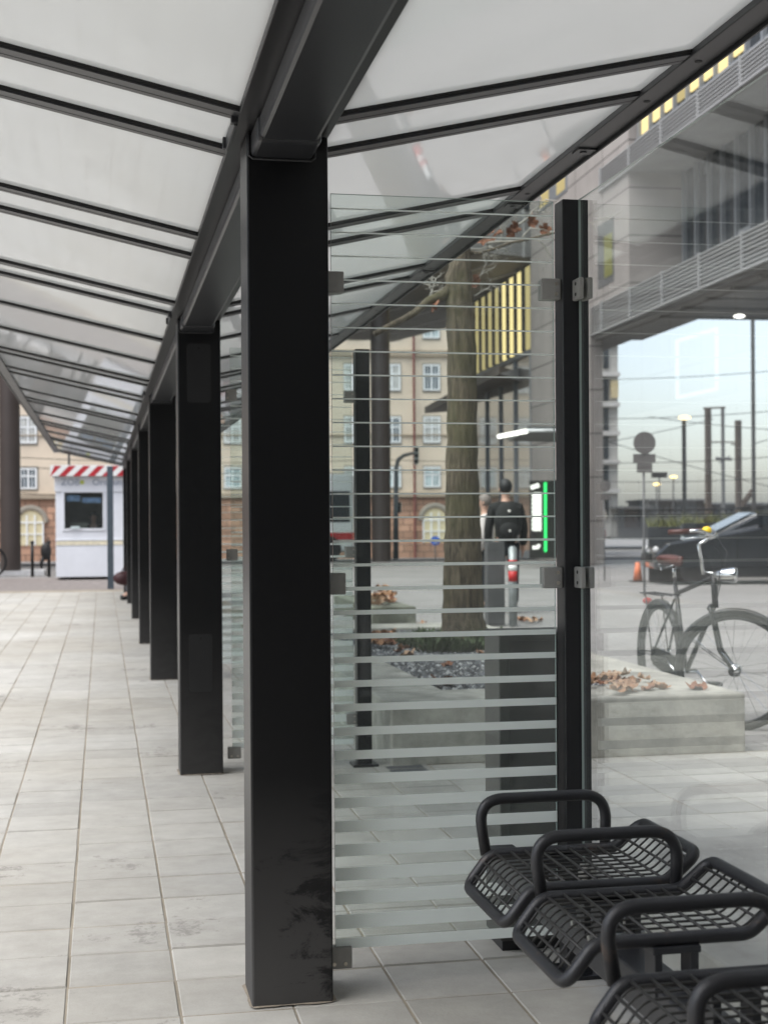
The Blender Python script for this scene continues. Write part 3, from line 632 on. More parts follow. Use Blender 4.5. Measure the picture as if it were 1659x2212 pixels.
# ================================================================ PLANE TREE
def bark_mat():
    m, n, o = _nodes('plane_bark'); p = N(n, 'ShaderNodeBsdfPrincipled'); n.links.new(p.outputs[0], o.inputs[0]); p.inputs['Roughness'].default_value = 0.9
    tc = N(n, 'ShaderNodeTexCoord'); mp = N(n, 'ShaderNodeMapping'); mp.inputs['Scale'].default_value = (26, 26, 3.0); n.links.new(tc.outputs['Object'], mp.inputs[0])
    nz = N(n, 'ShaderNodeTexNoise'); nz.inputs['Scale'].default_value = 1.5; nz.inputs['Detail'].default_value = 8; nz.inputs['Roughness'].default_value = 0.7; n.links.new(mp.outputs[0], nz.inputs['Vector'])
    rp = N(n, 'ShaderNodeValToRGB'); e = rp.color_ramp.elements; e[0].position = 0.36; e[0].color = (0.04, 0.03, 0.02, 1); e[1].position = 0.62; e[1].color = (0.2, 0.16, 0.11, 1)
    n.links.new(nz.outputs[0], rp.inputs[0])
    n2 = N(n, 'ShaderNodeTexNoise'); n2.inputs['Scale'].default_value = 2; n2.inputs['Detail'].default_value = 4; n.links.new(tc.outputs['Object'], n2.inputs['Vector'])
    r2 = N(n, 'ShaderNodeValToRGB'); r2.color_ramp.elements[0].position = 0.45; r2.color_ramp.elements[1].position = 0.62; n.links.new(n2.outputs[0], r2.inputs[0])
    mf = N(n, 'ShaderNodeMath', operation='MULTIPLY'); mf.inputs[1].default_value = 0.35; n.links.new(r2.outputs[0], mf.inputs[0])
    mx = N(n, 'ShaderNodeMix', data_type='RGBA'); mx.inputs['B'].default_value = (0.12, 0.125, 0.04, 1); n.links.new(mf.outputs[0], mx.inputs['Factor']); n.links.new(rp.outputs[0], mx.inputs['A']); n.links.new(mx.outputs['Result'], p.inputs['Base Color'])
    b = N(n, 'ShaderNodeBump'); b.inputs['Strength'].default_value = 1.0; b.inputs['Distance'].default_value = 0.05; n.links.new(nz.outputs[0], b.inputs['Height']); n.links.new(b.outputs[0], p.inputs['Normal'])
    return m
BARK = bark_mat()
tq = atz(1000, 1390, 0.28)
t = thing('plane_tree', 'plane tree with mossy trunk growing in the middle planter', 'tree', (tq.x, tq.y, 0.27))
TD = tq.x*math.sin(YAW)+tq.y*math.cos(YAW)
rings = []
for (px0, px1, py) in ((938,1062,1400),(950,1052,1372),(955,1045,1330),(957,1042,1250),(960,1040,1180),(962,1036,1100),(963,1032,1000),(966,1030,900),(966,1030,800),(964,1027,700),(962,1022,640),(962,1018,600),(974,1016,560),(978,1014,500),(980,1012,400)):
    a = atD((px0+px1)/2, py, TD); rings.append((a, (px1-px0)/2*TD/F))
m = MB(); pts = []; rs = []
for k in range(len(rings)-1):
    for u in (0, 0.25, 0.5, 0.75):
        pts.append(rings[k][0].lerp(rings[k+1][0], u)); rs.append((rings[k][1]*(1-u)+rings[k+1][1]*u)*random.uniform(0.985, 1.02))
last = pts[-1]
for k in range(1, 12): pts.append(last+Vector((0.03*k*math.sin(k), 0.02*k, 0.3*k))); rs.append(rs[-1]*0.95)
m.tube(pts, rs, 20)
tr = m.build('trunk', BARK, t, smooth=True)
# irregular cross-section
for v in tr.data.vertices:
    a = v.co.x*0; 
    n_ = math.sin(v.co.z*2.1+v.index*0.7)*0.006+math.sin(v.index*2.4)*0.004; v.co.x += n_; v.co.y += n_*0.7
def limb(px, wpx, nm='branch', D=TD):
    m = MB(); P = [atD(x, y, D+dz) for x, y, dz in px]; m.tube(P, [w*D/F/2 for w in wpx], 9); return m.build(nm, BARK, t, smooth=True)
limb([(968,632,0),(950,640,-0.05),(925,650,-0.1),(900,672,-0.15),(870,690,-0.2),(840,705,-0.25),(808,722,-0.3)], [34,24,18,15,14,13,12])
rnd = random.Random(3)
tw = MB()
def twig(x, y, D, a, L, w, dep):
    P = [(x, y)]; 
    for k in range(5):
        a += rnd.uniform(-0.35, 0.35); P.append((P[-1][0]+L/5*math.cos(a), P[-1][1]-L/5*math.sin(a)))
    tw.tube([atD(px, py, D) for px, py in P], [w*(1-0.15*i)*D/F/2 for i in range(6)], 5)
    if dep:
        for k in (2, 3, 4, 5): twig(P[k][0], P[k][1], D+rnd.uniform(-.2,.2), a+rnd.choice((-1,1))*rnd.uniform(0.4, 1.1), L*rnd.uniform(0.35, 0.6), w*0.6, dep-1)
for (x, y, a, L, w) in ((925,650,1.4,50,5),(935,645,1.8,40,4),(1022,610,0.5,50,5),(985,545,0.5,90,7),(1050,525,0.35,180,8),(1085,505,1.9,60,5),(1010,540,1.0,60,4),(1110,490,0.3,90,6),(1020,640,0.2,50,4)):
    twig(x, y, TD, a, L, w, 2)
tw.build('twigs', mat('pale_twig', (0.33, 0.31, 0.27), 0.8, 0, 0.2), t, smooth=True)
limb([(1016,545,0),(1035,547,-0.1),(1060,540,-0.2),(1100,525,-0.3),(1160,512,-0.4),(1230,495,-0.5)], [10,8,7,6,5,4])
for (px, py) in ((1058,495),(1065,505),(1100,500),(1108,492),(1145,480),(1040,520),(1022,607),(935,655),(1175,497)):
    lf = leaf_mesh(int(px)).build('leaf', LEAFM[1], t, local=True, smooth=True, recalc=False); pp = atD(px, py, TD-0.1); lf.location = pp-Vector((tq.x,tq.y,0.27)); lf.rotation_euler = (rnd.uniform(0,3), rnd.uniform(0,3), 0); lf.scale = (0.75,)*3

# low evergreen tufts round the foot of the trunk
GRN = mat('dark_leaf_green', (0.05, 0.075, 0.025), 0.7, 0, 0.5, 30)
rp_ = random.Random(21); pm = MB()
for k in range(70):
    a_ = rp_.random()*6.28; r0 = rp_.random()*0.09; h_ = rp_.uniform(0.04, 0.13); b0 = Vector((r0*math.cos(a_), r0*math.sin(a_), 0)); tip = b0+Vector((math.cos(a_)*rp_.uniform(0.02,0.09), math.sin(a_)*rp_.uniform(0.02,0.09), h_)); sd_ = Vector((-math.sin(a_), math.cos(a_), 0))*rp_.uniform(0.008, 0.018)
    mid_ = b0.lerp(tip, 0.6)+Vector((0,0,0.015)); pm.add([b0, mid_-sd_, tip, mid_+sd_], [(0,1,2,3)])
tuft = pm.build('ground_plant', GRN, recalc=False)
for k, (px, py) in enumerate(((905,1402),(925,1396),(948,1404),(968,1408),(985,1412),(1010,1410),(1032,1408),(1050,1400),(1068,1396),(935,1412),(1000,1402),(878,1396))):
    o = tuft if k == 0 else tuft.copy()
    if k: S.collection.objects.link(o)
    q = atz(px, py, 0.29); o.location = (q.x, q.y, 0.285); o.rotation_euler = (0, 0, k*1.3); o.scale = (1+0.3*math.sin(k),)*3
    tag(o, 'low dark green plant tuft at the foot of the tree trunk', 'plant', 'green tufts round the tree trunk')

# ================================================================ STREET POSTS
RED = mat('red_paint', (0.45, 0.02, 0.02), 0.5); WHITE = mat('white_paint', (0.75, 0.75, 0.73), 0.5, 0, 0.06); GALV = mat('galvanised', (0.28, 0.3, 0.3), 0.45, 0.4, 0.25, 8)
bq = atz(1108, 1352, 0)
t = thing('bollard', 'slim metal bollard with red and white reflective bands', 'bollard', bq)
BD = bq.x*math.sin(YAW)+bq.y*math.cos(YAW); zz = lambda y: CH+(HY-1.8-y)*BD/F
m = MB(); m.cyl(bq, bq+Vector((0,0,zz(1185))), 0.052, 20); m.ball((bq.x,bq.y,zz(1185)), 0.052, 14, 6, (1,1,0.6)); m.build('shaft', GALV, t, smooth=True)
for (a, b_, mm, nm) in ((1209,1220,RED,'band'),(1220,1233,WHITE,'band'),(1233,1256,RED,'band')):
    m = MB(); m.cyl(bq+Vector((0,0,zz(b_))), bq+Vector((0,0,zz(a)-0.001)), 0.0545, 20); m.build(nm, mm, t, smooth=True)
gq = atz(1070, 1350, 0)
m = MB(); m.box(gq.x-0.11, gq.x+0.11, gq.y-0.05, gq.y+0.11, 0, CH+(1122-1170)*BD/F*1.0); tag(m.build('pillar', mat('grey_pillar', (0.085, 0.085, 0.085), 0.5, 0, 0.2), bevel=0.006), 'short dark grey square pillar left of the striped bollard', 'pillar')
for i, (px, ph, lab) in enumerate(((71, 1172, 'slim black bollard nearer the brown round column, left of the kiosk'), (107, 1172, 'slim black bollard nearer the kiosk, with a black bag on it'))):
    q = atz(px, 1246, 0); D = q.x*math.sin(YAW)+q.y*math.cos(YAW)
    m = MB(); m.cyl(q, q+Vector((0,0,(1246-ph)*D/F)), 0.04, 14); m.ball((q.x,q.y,(1246-ph)*D/F), 0.05, 10, 6); tag(m.build('bollard', BLACK, smooth=True), lab, 'bollard', 'black bollards left of the kiosk')
q = atz(101, 1246, 0)
m = MB(); m.ball((q.x, q.y-0.12, 0.62), 0.16, 12, 8, (0.8,0.6,1.35)); m.tube([(q.x,q.y-0.1,0.8),(q.x+0.06,q.y,0.95),(q.x+0.1,q.y,0.8)], 0.012, 6); m.tube([(q.x-0.05,q.y-0.12,0.5),(q.x-0.12,q.y-0.1,0.3),(q.x-0.1,q.y-0.1,0.2)], [0.05,0.04,0.02], 8)
tag(m.build('bag', BLACK, smooth=True), 'black bag hanging on the slim bollard beside the kiosk', 'bag')

# ================================================================ PEOPLE
SKIN = mat('skin', (0.5, 0.3, 0.22), 0.6, 0, 0.05)
def skin_obj(name, m_, parent, nodes, edges, sub=2):
    me = bpy.data.meshes.new(name); me.from_pydata([n_[0] for n_ in nodes], edges, []); o = bpy.data.objects.new(name, me); S.collection.objects.link(o)
    o.parent = parent; md = o.modifiers.new('skin', 'SKIN'); md.use_smooth_shade = True
    sv = me.skin_vertices[0] if me.skin_vertices else None
    if sv is None:
        bm = bmesh.new(); bm.from_mesh(me); bm.verts.layers.skin.verify(); bm.to_mesh(me); bm.free(); sv = me.skin_vertices[0]
    for i, n_ in enumerate(nodes):
        r = n_[1]; sv.data[i].radius = (r, r) if not isinstance(r, tuple) else r
    sv.data[0].use_root = True
    s = o.modifiers.new('sub', 'SUBSURF'); s.levels = sub; s.render_levels = sub; me.materials.append(m_); return o
def person(label, loc, rz, H=1.78, jacket=None, trousers=None, hairm=None, pack=None, sit=False, longcoat=False, phone=False):
    t = thing('person', label, 'person', loc, rz); k = H/1.78
    def V(x, y, z): return (x*k, y*k, z*k)
    hip = 0.93 if not sit else 0.50
    dz = hip-0.93
    def U(x, y, z): return V(x, y, z+dz)
    # +y is the way the person faces
    nd = [(U(0,0,0.95),(0.14*k,0.105*k)), (U(0,0,1.15),(0.13*k,0.10*k)), (U(0,0,1.36),(0.15*k,0.10*k)), (U(0,0.01,1.5),0.055*k), (U(0,0.02,1.56),0.052*k), (U(0,0.03,1.66),(0.075*k,0.09*k)), (U(0,0.02,1.73),0.062*k)]
    ed = [(0,1),(1,2),(2,3),(3,4),(4,5),(5,6)]
    arms = []
    for s in (-1, 1):
        b = len(nd)
        if phone: pts = [((s*0.17,0,1.41),0.058),((s*0.24,0.02,1.16),0.045),((s*0.13,0.24,1.2),0.034),((s*0.06,0.32,1.3),0.03)]
        else: pts = [((s*0.18,0,1.41),0.058),((s*0.24,-0.01,1.13),0.045),((s*0.24,0.06,0.89),0.034),((s*0.235,0.08,0.82),0.03)]
        for i, (p, r) in enumerate(pts):
            nd.append((U(*p), r*k)); ed.append((2 if i == 0 else b+i-1, b+i))
        hb = len(nd)-1; base = Vector(pts[-1][0])
        for fi in range(5):
            dx = (-0.03+0.018*fi) if fi < 4 else s*-0.045; ln = (0.07,0.08,0.075,0.06,0.05)[fi]
            dirv = Vector((0,0.35,-0.9)) if not phone else Vector((-s*0.6,0.2,0.75))
            m1 = base+Vector((0, dx if not phone else 0, 0))+Vector((0 if not phone else dx,0,0))+dirv*0.02; m2 = m1+dirv*ln*0.5; m3 = m2+(dirv+Vector((0,0.3,0))).normalized()*ln*0.5
            i0 = len(nd); nd += [(U(*m1),0.011*k),(U(*m2),0.009*k),(U(*m3),0.008*k)]; ed += [(hb,i0),(i0,i0+1),(i0+1,i0+2)]
        arms.append(pts)
    legs = []
    for s in (-1, 1):
        if sit: pts = [((s*0.09,0.02,0.92-0.43+0.01),0.085),((s*0.11,0.44,0.93-0.43),0.062),((s*0.11,0.5,0.1),0.045),((s*0.11,0.6,0.045),0.04)]
        else: pts = [((s*0.09,0,0.86),0.085),((s*0.10,0.01,0.5),0.06),((s*0.11,-0.01,0.1),0.042),((s*0.12,0.13,0.04),0.036)]
        b = len(nd)
        for i, (p, r) in enumerate(pts): nd.append((V(*p), r*k)); ed.append((0 if i == 0 else b+i-1, b+i))
        legs.append(pts)
    skin_obj('body', SKIN, t, nd, ed, 2)
    # clothes
    jn = [(U(0,0,0.86 if not longcoat else 0.62),(0.165*k,0.125*k)),(U(0,0,1.0),(0.165*k,0.13*k)),(U(0,0,1.2),(0.155*k,0.125*k)),(U(0,0,1.38),(0.165*k,0.12*k)),(U(0,0.005,1.5),0.075*k)]
    je = [(0,1),(1,2),(2,3),(3,4)]
    for pts in arms:
        b = len(jn)
        for i, (p, r) in enumerate(pts[:3]): jn.append((U(*p), (r+0.02)*k)); je.append((3 if i == 0 else b+i-1, b+i))
    skin_obj('jacket', jacket, t, jn, je, 2)
    tn = [(U(0,0,0.93),(0.15*k,0.115*k))]; te = []
    for pts in legs:
        b = len(tn)
        for i, (p, r) in enumerate(pts[:3]): tn.append((V(*p), (r+0.018)*k)); te.append((0 if i == 0 else b+i-1, b+i))
    skin_obj('trousers', trousers, t, tn, te, 2)
    for pts in legs:
        a, b_ = Vector(pts[2][0]), Vector(pts[3][0]); m = MB(); m.tube([V(a.x,a.y-0.05,0.05),V(a.x,a.y+0.03,0.055),V(b_.x,b_.y-0.02,0.045),V(b_.x,b_.y+0.04,0.035)], [0.04*k,0.05*k,0.045*k,0.03*k], 10); m.build('shoe', BLACK, t, local=True, smooth=True)
    hz = 1.685+dz
    m = MB(); m.ball(V(0, -0.005+0.02, hz+0.012), 0.103*k, 16, 10, (0.88, 1.0, 1.02)); hh = m.build('hair', hairm, t, local=True, smooth=True)
    for v in hh.data.vertices:      # leave the face free
        if v.co.y > 0.055*k and v.co.z < (hz+0.04)*k: v.co.y = 0.055*k
    f = MB()
    for s in (-1, 1):
        f.ball(V(s*0.032, 0.112, hz-0.005), 0.012*k, 8, 5); 
    f.build('eyes', BLACK, t, local=True, smooth=True)
    f = MB(); f.ball(V(0, 0.125, hz-0.035), 0.016*k, 8, 6, (0.8,1.2,1.5)); f.ball(V(0,0.108,hz-0.075), 0.02*k, 8, 5, (1.3,0.5,0.4)); f.ball(V(-0.082,0.02,hz-0.02),0.022*k,8,6,(0.4,1,1.4)); f.ball(V(0.082,0.02,hz-0.02),0.022*k,8,6,(0.4,1,1.4)); f.build('face', SKIN, t, local=True, smooth=True)
    if pack:
        m = MB(); m.ball(U(0,-0.2,1.22), 0.2*k, 16, 10, (0.95,0.6,1.35)); m.ball(U(0,-0.3,1.1), 0.13*k, 14, 8, (1,0.5,0.9)); pk = m.build('backpack', pack, t, local=True, smooth=True)
        m = MB(); m.ball(U(0,-0.325,1.36), 0.02*k, 8, 6); m.ball(U(0.0,-0.37,1.1),0.016*k,8,6); m.build('badge', mat('badge_white', (0.8,0.75,0.7), 0.5), pk, local=True, smooth=True)
    return t
NAVY = mat('black_fabric', (0.005, 0.0055, 0.005), 0.85, 0, 0.2); JEANS = mat('dark_trousers', (0.012, 0.014, 0.018), 0.9); HAIRB = mat('dark_hair', (0.01, 0.01, 0.01), 0.6)
COAT = mat('pale_coat', (0.6, 0.55, 0.52), 0.85)
q = atD(1093, 1200, 20.0)
person('person seen from behind in black jacket and cap with full black backpack', (q.x, q.y, 0.0), math.radians(-8), 1.86, NAVY, JEANS, HAIRB, NAVY)
q = atD(1050, 1200, 20.6)
person('person in long pale coat half hidden behind the tree trunk', (q.x, q.y, 0.0), math.radians(60), 1.66, COAT, JEANS, mat('grey_hair', (0.2,0.17,0.15), 0.7), None, longcoat=True)

# ================================================================ KIOSK
kz = 32.3; kq = atD(122, 1252, kz); KX, KY = kq.x, kq.y
t = thing('kiosk', 'small white sales kiosk with red and white striped roof edge', 'kiosk', (KX+1.3, KY+1, 0))
KW = mat('kiosk_white', (0.72, 0.74, 0.78), 0.45, 0, 0.05, 2)
KX1 = KX+2.55; wx0 = atD(140, 1100, kz).x; wx1 = atD(223, 1100, kz).x; zk = lambda y: CH+(1127.6-y)*kz/F
wz0, wz1 = zk(1141), zk(1063)
m = MB()
bz = 0.06
m.box(KX, wx0, KY, KY+0.06, bz, zk(1028)); m.box(wx1, KX+1.62, KY, KY+0.06, bz, zk(1028)); m.box(wx0, wx1, KY, KY+0.06, bz, wz0); m.box(wx0, wx1, KY, KY+0.06, wz1, zk(1028))
m.box(KX+1.92, KX1, KY, KY+0.06, bz, zk(1028)); m.box(KX+1.62, KX+1.92, KY, KY+0.06, bz, wz0+0.1); m.box(KX+1.62, KX+1.92, KY, KY+0.06, wz1, zk(1028))
m.box(KX, KX+0.06, KY+0.06, KY+2.1, bz, zk(1028)); m.box(KX1-0.06, KX1, KY+0.06, KY+2.1, bz, zk(1028)); m.box(KX+0.06, KX1-0.06, KY+2.04, KY+2.1, bz, zk(1028)); m.box(KX+0.06, KX1-0.06, KY+0.06, KY+2.04, bz, bz+0.05)
m.build('wall', KW, t, bevel=0.004)
IN = mat('kiosk_interior', (0.12, 0.12, 0.1), 0.8, 0, 0.4, 2)
m = MB(); m.box(KX+0.1, KX1-0.1, KY+1.7, KY+1.74, 0.2, 2.2); m.box(KX+0.15, KX+0.9, KY+1.5, KY+1.69, 0.2, 1.5); m.box(KX+0.1, KX1-0.1, KY+0.3, KY+0.8, 1.05, 1.09); m.box(KX+0.35, KX+0.7, KY+0.4, KY+0.45, 1.1, 1.3); m.build('interior', IN, t)
m = MB(); m.box(wx0-0.05, wx1+0.05, KY-0.025, KY-0.002, wz1, wz1+0.05); m.box(wx0-0.05, wx1+0.05, KY-0.025, KY-0.002, wz0-0.05, wz0); m.box(wx0-0.05, wx0, KY-0.025, KY-0.002, wz0, wz1); m.box(wx1, wx1+0.05, KY-0.025, KY-0.002, wz0, wz1); wf = m.build('window', KW, t, bevel=0.003)
m = MB(); m.box(wx0, wx1, KY+0.02, KY+0.028, wz0, wz1); m.build('pane', GLASS, wf)
m = MB(); m.box(wx0+0.05, wx0+0.35, KY+0.031, KY+0.034, wz1-0.2, wz1-0.06); m.box(wx0+0.4, wx0+0.82, KY+0.031, KY+0.034, wz1-0.24, wz1-0.12); m.build('notice', mat('blue_notice', (0.1, 0.16, 0.28), 0.6, 0, 0.6, 12), wf)
m = MB(); m.box(wx0+0.14, wx0+0.34, KY-0.06, KY-0.026, wz0, wz0+0.05); m.build('tray', mat('tray', (0.6, 0.7, 0.7), 0.4), wf)
m = MB(); m.box(KX+1.62, KX+1.92, KY+0.02, KY+0.028, wz0+0.1, wz1); m.build('side_window', mat('door_glass', (0.08, 0.08, 0.06), 0.15), t)
m = MB(); m.box(KX+0.01, KX+1.5, KY-0.012, KY-0.002, zk(1177), zk(1168)); m.build('stripe', mat('pale_yellow', (0.72, 0.66, 0.5), 0.6), t)
m = MB(); m.box(KX-0.02, KX1+0.02, KY-0.03, KY-0.002, zk(1061), zk(1031)); m.box(KX-0.01, KX1, KY-0.02, KY-0.002, zk(1168)+0.01, zk(1164)); m.build('header_board', KW, t, bevel=0.004)
fz0, fz1 = zk(1028), zk(1006); FX0 = atD(110, 1010, kz).x; FX1 = KX1+0.15
m = MB(); m.m = 0; m.box(FX0+0.01, FX1-0.01, KY-0.19, KY+2.2, fz0+0.01, fz1+0.02)
st = 0.16; x = FX0-0.3; kk = 0
while x < FX1:
    hgt = fz1-fz0; m.m = kk % 2
    a = [x, x+st, x+st+hgt, x+hgt]; zs_ = [fz0, fz0, fz1, fz1]
    pts = [(min(max(a[i], FX0), FX1), zs_[i]) for i in range(4)]
    if pts[1][0]-pts[0][0] > 0.001 or pts[2][0]-pts[3][0] > 0.001: m.prism(pts, 'y', KY-0.2, KY-0.191)
    x += st; kk += 1
m.build('roof', [WHITE, mat('kiosk_red', (0.42, 0.02, 0.03), 0.5)], t)
m = MB()
for xx in (KX+0.2, KX+1.2, KX+2.2): m.box(xx, xx+0.15, KY+0.1, KY+1.9, 0, bz)
m.build('foot', BLACK, t)
def text(body, size, loc, name, m_, parent, rot=(PI/2,0,0)):
    cu_ = bpy.data.curves.new(name, 'FONT'); cu_.body = body; cu_.size = size; cu_.extrude = 0.002; ob_ = bpy.data.objects.new(name, cu_); S.collection.objects.link(ob_)
    dg = bpy.context.evaluated_depsgraph_get(); me = bpy.data.meshes.new_from_object(ob_.evaluated_get(dg)); bpy.data.objects.remove(ob_)
    o = bpy.data.objects.new(name, me); S.collection.objects.link(o); me.materials.clear(); me.materials.append(m_); o.parent = parent; o.location = Vector(loc)-parent.location; o.rotation_euler = rot; return o
LET = mat('grey_letters', (0.28, 0.32, 0.4), 0.5)
text('ZOB', 0.21, (KX+0.12, KY-0.034, zk(1047)), 'lettering', LET, t); text('Ordnung', 0.21, (KX+0.82, KY-0.034, zk(1047)), 'lettering', LET, t)
m = MB(); cx = atD(178, 1041, kz).x; m.cyl((cx, KY-0.036, zk(1041)), (cx, KY-0.031, zk(1041)), 0.05, 14); m.build('logo', mat('logo_green', (0.5, 0.55, 0.1), 0.5), t)
q = atD(203, 1130, kz+0.9)
person('person with black hair sitting inside the white kiosk', (q.x, q.y+0.3, 0.25), PI, 1.7, NAVY, JEANS, HAIRB, sit=True)
# sitting person by the far columns
person('person sitting at the far end of the shelter in grey trousers', (0.92, 24.2, 0.0), math.radians(90), 1.75, mat('dark_red_coat', (0.03,0.01,0.012), 0.8), mat('grey_trousers', (0.12,0.12,0.13), 0.9), HAIRB, sit=True)
m = MB(); m.ball((0.36, 24.0, 0.37), 0.17, 12, 8, (1.1,0.7,0.7)); m.tube([(0.3,24,0.45),(0.36,24,0.57),(0.42,24,0.45)], 0.012, 6); tag(m.build('bag', mat('dark_red_bag', (0.035, 0.004, 0.007), 0.6), smooth=True), 'dark red bag at the knees of the person sitting far down the shelter', 'bag')
m = MB(); m.box(0.75, 1.15, 23.6, 24.9, 0.40, 0.44); m.box(0.8, 1.1, 23.7, 23.76, 0, 0.4); m.box(0.8, 1.1, 24.7, 24.76, 0, 0.4); tag(m.build('bench', BENCH, bevel=0.005), 'low dark bench at the far end of the shelter', 'bench')

# ================================================================ MODERN BUILDING (right), local frame: +y along street, +x away from street
BA = -math.radians(2.15)
O = (13.96, 45.25, 0)
bd = thing('office_building', 'grey modern building raised above the street with louvred bands and lit windows', 'building', O, BA)
def panel_mat(name, c1, mort, bw, rh, ms=0.012, axis='yz', var=0.15):
    m, n, o = _nodes(name); p = N(n, 'ShaderNodeBsdfPrincipled'); n.links.new(p.outputs[0], o.inputs[0]); p.inputs['Roughness'].default_value = 0.75
    tc = N(n, 'ShaderNodeTexCoord'); sx = N(n, 'ShaderNodeSeparateXYZ'); n.links.new(tc.outputs['Object'], sx.inputs[0]); cx = N(n, 'ShaderNodeCombineXYZ')
    n.links.new(sx.outputs['Y' if axis[0] == 'y' else 'X'], cx.inputs[0]); n.links.new(sx.outputs['Z'], cx.inputs[1])
    br = N(n, 'ShaderNodeTexBrick'); br.offset = 0.0 if bw > 1 else 0.5; br.inputs['Scale'].default_value = 1; br.inputs['Brick Width'].default_value = bw; br.inputs['Row Height'].default_value = rh; br.inputs['Mortar Size'].default_value = ms
    br.inputs['Color1'].default_value = (*[v*(1-var) for v in c1], 1); br.inputs['Color2'].default_value = (*[v*(1+var) for v in c1], 1); br.inputs['Mortar'].default_value = (*mort, 1); n.links.new(cx.outputs[0], br.inputs[0])
    nz = N(n, 'ShaderNodeTexNoise'); nz.inputs['Scale'].default_value = 0.9; nz.inputs['Detail'].default_value = 8; n.links.new(tc.outputs['Object'], nz.inputs['Vector'])
    rp = N(n, 'ShaderNodeValToRGB'); rp.color_ramp.elements[0].position = 0.3; rp.color_ramp.elements[0].color = (0.75,0.75,0.75,1); rp.color_ramp.elements[1].position = 0.7; n.links.new(nz.outputs[0], rp.inputs[0])
    mx = N(n, 'ShaderNodeMix', data_type='RGBA', blend_type='MULTIPLY'); mx.inputs['Factor'].default_value = 0.8; n.links.new(br.outputs[0], mx.inputs['A']); n.links.new(rp.outputs[0], mx.inputs['B']); n.links.new(mx.outputs['Result'], p.inputs['Base Color'])
    return m
CLAD = panel_mat('stone_cladding', (0.31, 0.285, 0.265), (0.08, 0.07, 0.065), 2.6, 1.25, 0.02, 'yz', 0.06)
LIGHTC = mat('light_concrete', (0.27, 0.27, 0.265), 0.8, 0, 0.15, 1.5)
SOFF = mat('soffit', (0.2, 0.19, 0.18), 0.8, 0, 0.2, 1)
DKWIN = mat('dark_window', (0.03, 0.035, 0.04), 0.08, 0, 0.3, 0.5)
MULL = mat('grey_mullion', (0.22, 0.23, 0.24), 0.5, 0.2, 0)
YEL = emit_mat('lit_window', (1.0, 0.8, 0.38), 0.5); YEL2 = emit_mat('dim_lit_window', (0.9, 0.74, 0.36), 0.25); LAMP = emit_mat('lamp_white', (1, 0.97, 0.9), 1.3)
m = MB(); m.box(0, 0.35, -6.6, 0, 0, 6.52); m.box(0, 1.45, -10, 0, 6.52, 24); m.build('wall', CLAD, bd, local=True)
m = MB(); m.box(1.5, 30, -75, -11.2, 6.5, 24); m.build('upper_block', LIGHTC, bd, local=True)
m = MB(); m.box(0.05, 30, -75, -11.25, 6.42, 6.499); m.box(0.05, 1.5, -11.25, -6.7, 6.42, 6.499)
for k in range(40): m.box(0.3, 28, -70+k*1.5, -69.9+k*1.5, 6.36, 6.42)
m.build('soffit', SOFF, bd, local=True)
for (z0, z1, yend, lab) in ((6.5, 7.35, -6.7, 'lower louvred band'), (10.4, 11.05, -7.6, 'upper louvred band'), (14.4, 15.0, -7.6, 'top louvred band')):
    m = MB(); n = 8 if z0 < 7 else 6
    for k in range(n):
        za = z0+0.10+(z1-z0-0.1)*k/n; m.box(-0.06, -0.01, -75, yend, za+0.02, za+0.055)
    m.box(-0.08, 0.0, -75, yend, z0, z0+0.06)
    y = -75
    while y < yend: m.box(-0.085, -0.01, y, y+0.06, z0, z1); y += 2.4
    m.build('louvre', mat('pale_louvre', (0.33, 0.33, 0.325), 0.5, 0.2, 0), bd, local=True, label=lab)
    m = MB(); m.box(0.002, 1.6, -75, yend, z0+0.001, z1-0.04); m.build('balcony_band', LIGHTC if z0 > 7 else mat('band_grey', (0.25,0.25,0.245), 0.8), bd, local=True)
# recessed window wall
rw = random.Random(5)
for (z0, z1, lit, xr) in ((7.4, 10.38, 0.05, 1.5), (11.1, 14.38, 0.8, 0.3)):
    m = MB(); m.box(xr-0.06, xr, -75, -10.05, z0, z1); wd = m.build('window_band', DKWIN, bd, local=True)
    if xr < 1: m = MB(); m.box(xr+0.001, 1.499, -75, -10.05, z0, z1); m.build('upper_wall', LIGHTC, bd, local=True)
    fm = MB(); y = -75.0
    while y < -10.2:
        fm.box(xr-0.17, xr-0.062, y, y+0.09, z0, z1); y += 0.85
    fm.box(xr-0.14, xr-0.062, -75, -10.05, z0, z0+0.12); fm.build('mullions', MULL, wd, local=True)
    y = -50.35
    while y < -11:
        r = rw.random(); q_ = MB()
        if r < lit:
            q_.box(xr-0.10, xr-0.064, y+0.14, y+0.8, z0+rw.choice((0.15, 0.15, 0.25)), z1-0.2-rw.choice((0, 0.6, 1.6))); q_.build('lit_pane', YEL if rw.random() < 0.75 else YEL2, wd, local=True)
        elif r < lit+0.2:
            a_ = rw.choice((0.12, 1.0)); q_.box(xr-0.12, xr-0.064, y+0.1, y+0.84, z0+a_, z0+a_+0.6); q_.build('infill_panel', MULL, wd, local=True)
        y += 0.85
m = MB(); m.box(-0.012, 0.0, -8.75, -7.35, 7.75, 9.5); wf = m.build('window', mat('window_reveal', (0.12,0.12,0.12), 0.6), bd, local=True)
m = MB(); m.box(-0.02, -0.0125, -8.65, -7.95, 7.95, 9.1); m.build('pane', mat('olive_pane', (0.2,0.2,0.08), 0.3, emit=(0.6,0.6,0.2), es=0.02), wf, local=True)
m = MB(); m.box(-0.02, -0.002, -4.4, -1.2, 11.2, 14); wf = m.build('window', MULL, bd, local=True)
m = MB(); m.box(-0.03, -0.021, -4.2, -3.3, 11.3, 14); m.box(-0.03, -0.021, -2.4, -1.4, 11.3, 13.6); m.build('pane', YEL2, wf, local=True)
